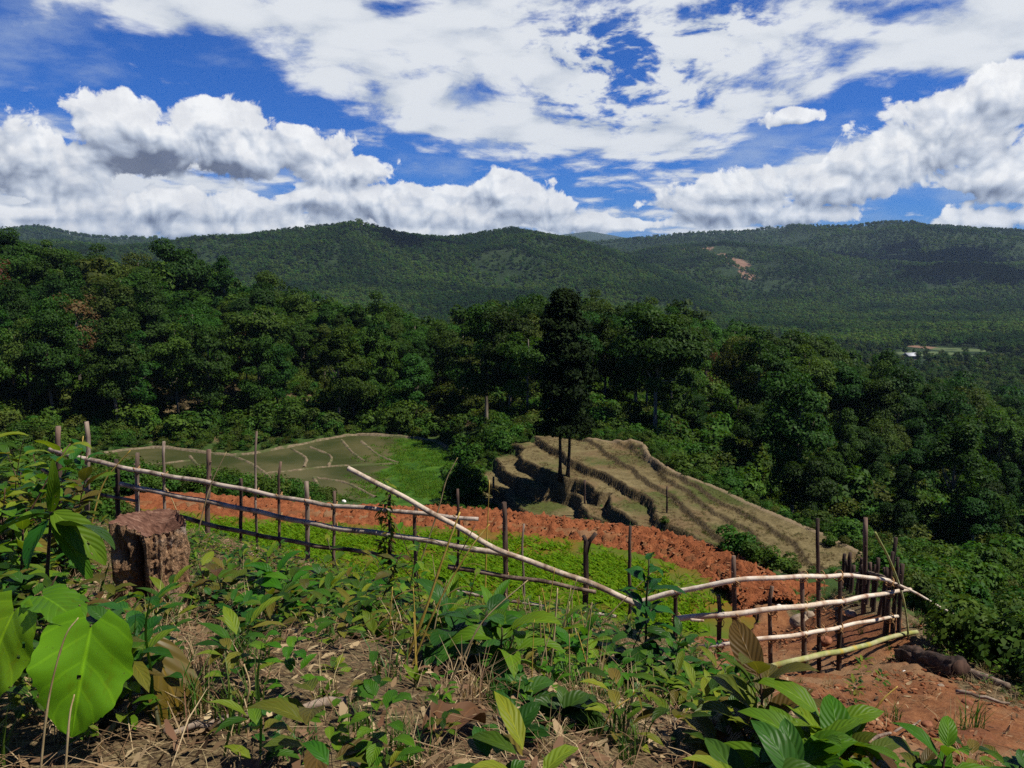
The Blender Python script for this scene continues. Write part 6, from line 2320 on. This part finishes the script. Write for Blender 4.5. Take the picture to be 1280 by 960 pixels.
def stalks():
    S_ = [
        (505, 832, [(530, 768), (553, 700), (575, 640)], 5.0, STRAW_Y, 'thickest golden stalk leaning up past the grey rails', 4), (512, 840, [(545, 760), (585, 690), (612, 655)], 3.2, STRAW_Y, 'golden stalk bending right beside the thickest one', 2),
        (548, 880, [(575, 830), (605, 775), (660, 725)], 3.0, STRAW, 'thin brown stalk crossing before the ribbed leaves', 0), (520, 720, [(547, 640), (558, 600), (572, 572)], 2.2, STRAW, 'fine straw stalk with a bent tip above the grey top rail', 0),
        (606, 760, [(608, 690), (612, 600)], 2.6, STRAW_Y, 'straight straw stalk rising before the terraces, beside the fence gap', 3), (685, 860, [(692, 800), (697, 735)], 4.0, STRAW, 'stoutest of the pale dead stems under the diagonal pole', 0),
        (676, 850, [(676, 800), (674, 745)], 2.6, STRAW, 'pale dead stem just left of the stoutest one', 2), (700, 850, [(706, 800), (712, 752)], 2.4, STRAW, 'pale dead stem just right of the stoutest one', 2), (663, 840, [(667, 790), (660, 748)], 2.2, STRAW, 'leftmost of the pale dead stems under the diagonal pole', 0),
        (520, 850, [(518, 790), (517, 765)], 2.5, STRAW_Y, 'short yellow stalk before the ribbed leaves', 1), (105, 700, [(118, 640), (132, 600), (163, 563)], 2.6, STRAW_Y, 'bent yellow stalk above the stump beside the first posts', 2),
        (92, 700, [(96, 620), (104, 545)], 2.2, STRAW_Y, 'upright yellow stalk beside the pale second fence post', 2), (246, 672, [(262, 610), (283, 565)], 2.0, STRAW, 'slanting straw behind the stump crossing the top rail', 0), (205, 650, [(207, 610), (235, 672)], 2.0, STRAW, 'broken straw hanging from the thin fence post behind the stump', 0),
        (47, 950, [(60, 880), (80, 800), (98, 772)], 3.2, STRAW, 'bright pale straw lying across the lime green leaf', 0, 2.1), (78, 950, [(86, 905), (93, 868)], 3.6, STRAW, 'short thick dry stalk before the lime green leaf', 0, 2.0),
        (860, 945, [(890, 900), (915, 878)], 2.4, STRAW, 'dry stalk leaning over the red soil edge', 0), (1085, 900, [(1103, 875), (1122, 858)], 3.2, STRAW_Y, 'golden straw stuck slanting in the red path', 0), (780, 930, [(788, 890), (792, 862)], 4.0, STRAW, 'pale thick stem at the bottom beside the dark shrubs', 2),
        (745, 930, [(765, 890), (800, 865)], 2.6, STRAW_Y, 'orange straw slanting beside the pale thick stem', 0), (735, 800, [(770, 760), (815, 715)], 1.8, STRAW, 'fine dry grass stem slanting behind the tall dark sapling', 0), (300, 900, [(312, 860), (305, 830)], 3.6, STRAW, 'broken stub of dry stem on the litter', 0),
    ]
    for i, (px, py, pts, w, m, lab, lf, *yy) in enumerate(S_):
        stalk(px, py, pts, w, m, lab.replace('leftmost', 'thinnest'), lf, i, Y=yy[0] if yy else None)
    rs = np.random.RandomState(77)
    for i in range(26):
        if i < 18:
            px, py, txt, grp = rs.uniform(640, 745), rs.uniform(795, 880), 'slender pale dead stem in the thicket under the diagonal pole', 'dead stems under the diagonal pole'
        else:
            px, py, txt, grp = rs.uniform(470, 560), rs.uniform(800, 870), 'slender straw stem crowded round the foot of the golden stalks', 'straw stems round the golden stalks'
        h = rs.uniform(70, 125)
        ln = rs.uniform(-22, 26)
        stalk(px, py, [(px + ln * .4, py - h * .55), (px + ln, py - h)], rs.uniform(1.6, 2.8), STRAW if rs.rand() < .7 else STRAW_Y, txt, rs.choice([0, 0, 1, 2]), 200 + i)
        for o in C.objects:
            if o.get('label') == txt:
                o['group'] = grp
    for i, (px, py, pts, w, lab) in enumerate(((188, 905, [(190, 850), (182, 790), (190, 735)], 7.5, 'green reed blade standing before the stump'), (160, 905, [(165, 840), (170, 760)], 5.5, 'thin green reed left of the broad reed blade'),
                                               (325, 955, [(326, 900), (322, 850), (328, 800)], 6.0, 'dark green upright stem rising from the litter'), (280, 945, [(290, 900), (297, 868)], 5.5, 'short green blade beside the dark green stem'), (122, 760, [(128, 730), (138, 700)], 6, 'single green grass blade in the stump shade'))):
        g = hit(px, py)
        q = smooth_line([P(a, b, g[1]) for a, b in [(px, py)] + pts], 6)
        n_ = len(q)
        hw = w / FPX * g[1] / 2 * np.interp(np.linspace(0, 1, n_), [0, .3, .7, 1], [.7, 1, .8, .05])
        sx = np.array([.85, -.5, 0])
        V = np.stack([q - sx * hw[:, None], q + np.array([0, .25, 0]) * hw[:, None], q + sx * hw[:, None]], 1)
        tag(mesh_np('reed_blade', V.reshape(-1, 3), grid_faces(n_, 3), G_GRASS, None, True), lab, 'grass blade')


G_GRASS = leaf_mat('grass_blade', [(0.028, 0.075, 0.010), (0.05, 0.12, 0.015), (0.085, 0.15, 0.022)], 0.3, 0.45, 0.25, 0.2)
stalks()


# ------------------------------------------------------------------ ground cover that nobody could count
def blades(rs, n, r, h, w, lean=.5):
    a = rs.rand(n) * 6.283
    q = r * rs.rand(n) ** .5
    b = rs.rand(n) * 6.283
    bx, by = q * np.cos(b), q * np.sin(b)
    hh = h * rs.uniform(.5, 1.1, n)
    ln = lean * hh * rs.uniform(.2, 1.1, n)
    ca, sa = np.cos(a), np.sin(a)
    V = np.zeros((n, 6, 3))
    for j, (t, ww) in enumerate(((0, 1), (.55, .8), (1, .12))):
        x, y = bx + ca * ln * t ** 2, by + sa * ln * t ** 2
        z = hh * (t - .25 * lean * t * t)
        V[:, 2 * j] = np.stack([x - sa * w * ww, y + ca * w * ww, z - .02], 1)
        V[:, 2 * j + 1] = np.stack([x + sa * w * ww, y - ca * w * ww, z - .02], 1)
    i = np.arange(n)[:, None] * 6
    F = np.vstack([i + np.array([0, 1, 3, 2]), i + np.array([2, 3, 5, 4])])
    return V.reshape(-1, 3), F


def cover():
    rs = np.random.RandomState(99)
    dryl = leaf_mat('dry_grass', [(0.15, 0.10, 0.045), (0.26, 0.19, 0.09), (0.36, 0.28, 0.15)], 0.2, 0.6, 0.2, 0.15)
    pr = []
    for s_, (n, r, h, w, ln, m) in enumerate(((38, .09, .32, .0045, .6, G_GRASS), (30, .12, .22, .005, .9, G_GRASS), (26, .10, .34, .003, .9, dryl), (22, .16, .18, .003, 1.3, dryl))):
        V, F = blades(np.random.RandomState(200 + s_), n, r, h, w, ln)
        pr.append(mesh_np('tuft', V, F, m, False))
    for s_, (L_, n_, m, wr) in enumerate(((.09, 14, G_MID, .42), (.12, 12, G_MID, .36), (.07, 20, G_FRESH, .5), (.13, 9, G_BRONZE, .4), (.10, 14, G_DARK, .5))):
        r2 = np.random.RandomState(300 + s_)
        lb = LB()
        for i in range(n_):
            a = i * 2.4 + r2.rand()
            el = r2.uniform(.0, .9)
            h = r2.uniform(.02, .24)
            d = np.array([math.cos(a) * math.cos(el), math.sin(a) * math.cos(el), math.sin(el)])
            nm = np.array([-math.cos(a) * math.sin(el), -math.sin(a) * math.sin(el), math.cos(el)])
            V, Q, U = leaf_geo(np.array([math.cos(a) * .03, math.sin(a) * .03, h]), d, nm, L_ * r2.uniform(.7, 1.2), L_ * wr, r2.uniform(.4, 1.2), .25, 5, 'oval', .1, r2)
            lb.add(V, Q, U)
        o = lb.build('weed', m, None)
        C.objects.unlink(o)
        pr.append(o)

    def scat(n, fn):
        out = []
        x, y = rs.uniform(-7.5, 6.5, n), rs.uniform(1.5, 15.5, n)
        z = ground_z(x, y)
        px, py = to_px(x, y, z)
        sp, sr = poly_sd(x, y, PADDY), poly_sd(x, y, RED)
        ok = (px > -160) & (px < 1440) & (sp > 0.15)
        for i in np.nonzero(ok)[0]:
            q = fn(px[i], py[i], x[i], y[i], sr[i], sp[i])
            if q is not None:
                out.append((x[i], y[i], z[i], q[0], rs.rand() * 6.28, q[1]))
        return out

    def f_grass(px, py, x, y, sr, sp):
        p = .35 if px < 700 else .28
        if y > 6.5:
            p = .8
        if 380 < px < 560 and y < 4.6:
            p = .3
        if sr < .1:
            p = .02
        if y > 9.3 and px < 900:
            p = .45
        if fbm(np.array([x * 1.2]), np.array([y * 1.2]), 3, 70)[0] < .44:
            p *= .35
        if rs.rand() > p:
            return None
        k = rs.choice([0, 1, 2, 3], p=[.22, .24, .25, .29])
        return rs.uniform(.6, 1.25) * (.38 if y > 9.3 else .5 if y > 6.2 else .9 if y > 4 else .75), k
    tag_pts = scat(9500, f_grass)
    instancer('grass', tag_pts, pr[:4])

    def f_weed(px, py, x, y, sr, sp):
        p = .30
        if y > 4.6 and px < 760:
            p = .9
        if px < 180:
            p = .8
        if 300 < px < 560 and y < 4.4:
            p = .42
        if px > 820 and y < 4.5:
            p = .5
        if y > 9.3:
            p = .4
        if sr < .15:
            p = .02
        if fbm(np.array([x * .9 + 5]), np.array([y * .9]), 3, 71)[0] < .42:
            p *= .25
        if rs.rand() > p:
            return None
        return rs.uniform(.6, 1.6) * (.38 if y > 9.3 else .62 if y > 6.2 else .9), rs.choice([0, 1, 2, 3, 4], p=[.3, .22, .2, .1, .18])
    instancer('weeds', scat(5600, f_weed), pr[4:])

    # straw, twigs and dead leaves on the soil
    n = 46000
    x, y = rs.uniform(-6, 5, n), 1.5 + 9.5 * rs.rand(n) ** 1.5
    z = ground_z(x, y)
    px, py = to_px(x, y, z)
    sr, sp = poly_sd(x, y, RED), poly_sd(x, y, PADDY)
    dens = np.where(sr < 0, .10, 1.0) * np.where(fbm(x * 1.5, y * 1.5, 3, 90) < .4, .5, 1)
    k = (px > -150) & (px < 1430) & (sp > .3) & (rs.rand(n) < dens)
    x, y, z = x[k], y[k], z[k]
    n = len(x)
    kind = rs.rand(n)
    straw = kind < .62
    L_ = np.where(straw, rs.uniform(.05, .34, n), rs.uniform(.03, .085, n))
    W_ = np.where(straw, rs.uniform(.0015, .0055, n), L_ * rs.uniform(.22, .5, n))
    a = rs.rand(n) * 6.283
    tilt = np.where(straw, rs.normal(0.08, .14, n), rs.normal(0.1, .35, n))
    d = np.stack([np.cos(a) * np.cos(tilt), np.sin(a) * np.cos(tilt), np.sin(tilt)], 1)
    nm = np.stack([-np.cos(a) * np.sin(tilt), -np.sin(a) * np.sin(tilt), np.cos(tilt)], 1) + rs.normal(0, .25, (n, 3))
    s_ = np.cross(d, nm)
    s_ /= np.linalg.norm(s_, axis=1)[:, None]
    up = np.cross(s_, d)
    c = np.stack([x, y, z + .012 + np.abs(np.sin(tilt)) * L_ * .5 + rs.rand(n) * .03], 1)
    V = np.zeros((n, 6, 3))
    bend = rs.normal(0, .12, n)[:, None] * L_[:, None]
    L3, W3 = L_[:, None] / 2, W_[:, None] / 2
    V[:, 0] = c - d * L3 - s_ * W3 * .5
    V[:, 1] = c - d * L3 + s_ * W3 * .5
    V[:, 2] = c - s_ * W3 + up * bend
    V[:, 3] = c + s_ * W3 + up * bend
    V[:, 4] = c + d * L3 - s_ * W3 * .35
    V[:, 5] = c + d * L3 + s_ * W3 * .35
    i = np.arange(n)[:, None] * 6
    F = np.vstack([i + np.array([0, 1, 3, 2]), i + np.array([2, 3, 5, 4])])
    lm = leaf_mat('dead_litter', [(0.030, 0.018, 0.009), (0.095, 0.060, 0.028), (0.20, 0.135, 0.065), (0.13, 0.065, 0.035), (0.30, 0.22, 0.115), (0.42, 0.33, 0.18)], 0.08, 0.75, 0.15, 0.1)
    tag(mesh_np('litter', V.reshape(-1, 3), F, lm), kind='stuff')


cover()


# ------------------------------------------------------------------ crumbs of red earth
def crumbs():
    rs = np.random.RandomState(123)
    m, n = new_mat('earth_crumb')
    oi = n.node('ShaderNodeObjectInfo')
    tc = n.node('ShaderNodeTexCoord')
    a = n.noise(tc.outputs['Object'], 2.0, 4)
    c = n.ramp(oi.outputs['Random'], [(0, (0.12, 0.040, 0.018)), (.5, (0.21, 0.075, 0.033)), (1, (0.28, 0.14, 0.07))])
    finish(n, principled(n, n.mix(n.ss(a, .4, .7, 0, .4), c, (0.07, 0.03, 0.018)), .95, .05, n.bump(a, .5, .02)))
    pr = []
    for s_ in range(3):
        th, ph = np.meshgrid(np.linspace(.05, math.pi - .05, 7), np.linspace(0, 2 * math.pi, 10, endpoint=False), indexing='ij')
        d = np.stack([np.sin(th) * np.cos(ph), np.sin(th) * np.sin(ph), np.cos(th)], -1)
        f = .35 + 1.3 * fbm(d[..., 0] * 2.6 + s_ * 7, d[..., 1] * 2 + d[..., 2] * 1.7, 2, s_ + 50)
        pr.append(mesh_np('crumb', (d * f[..., None] * np.array([1, .75, .42])).reshape(-1, 3), grid_faces(7, 10, True), m, False))
    pts = []
    x, y = rs.uniform(1.0, 9, 15000), rs.uniform(2.8, 16, 15000)
    k = poly_sd(x, y, RED) < .3
    x, y = x[k], y[k]
    k = (poly_sd(x, y, PADDY) > .2) & (fbm(x * 1.3, y * 1.3, 3, 66) > .50)
    x, y = x[k], y[k]
    z = ground_z(x, y)
    for a in zip(x, y, z + .012, .006 + .034 * rs.rand(len(x)) ** 3.5, rs.rand(len(x)) * 6.28, rs.randint(0, 3, len(x))):
        pts.append(a)
    Xb, Yb, Zb = BUND_PTS
    i, j = rs.randint(10, Xb.shape[0] - 10, 5200), rs.randint(10, 44, 5200)
    kk = rs.rand(5200) < np.interp(Xb[i, j], [-9, -2, 2, 5], [.10, .25, .8, .9])
    i, j = i[kk], j[kk]
    for a, b, c, s_ in zip(Xb[i, j], Yb[i, j], Zb[i, j], 0.012 + .04 * rs.rand(len(i)) ** 3):
        pts.append((a, b, c + .02, s_ * (0.7 if a < -3 else 1.0), rs.rand() * 6.28, rs.randint(0, 3)))
    instancer('earth_rubble', pts, pr)


crumbs()
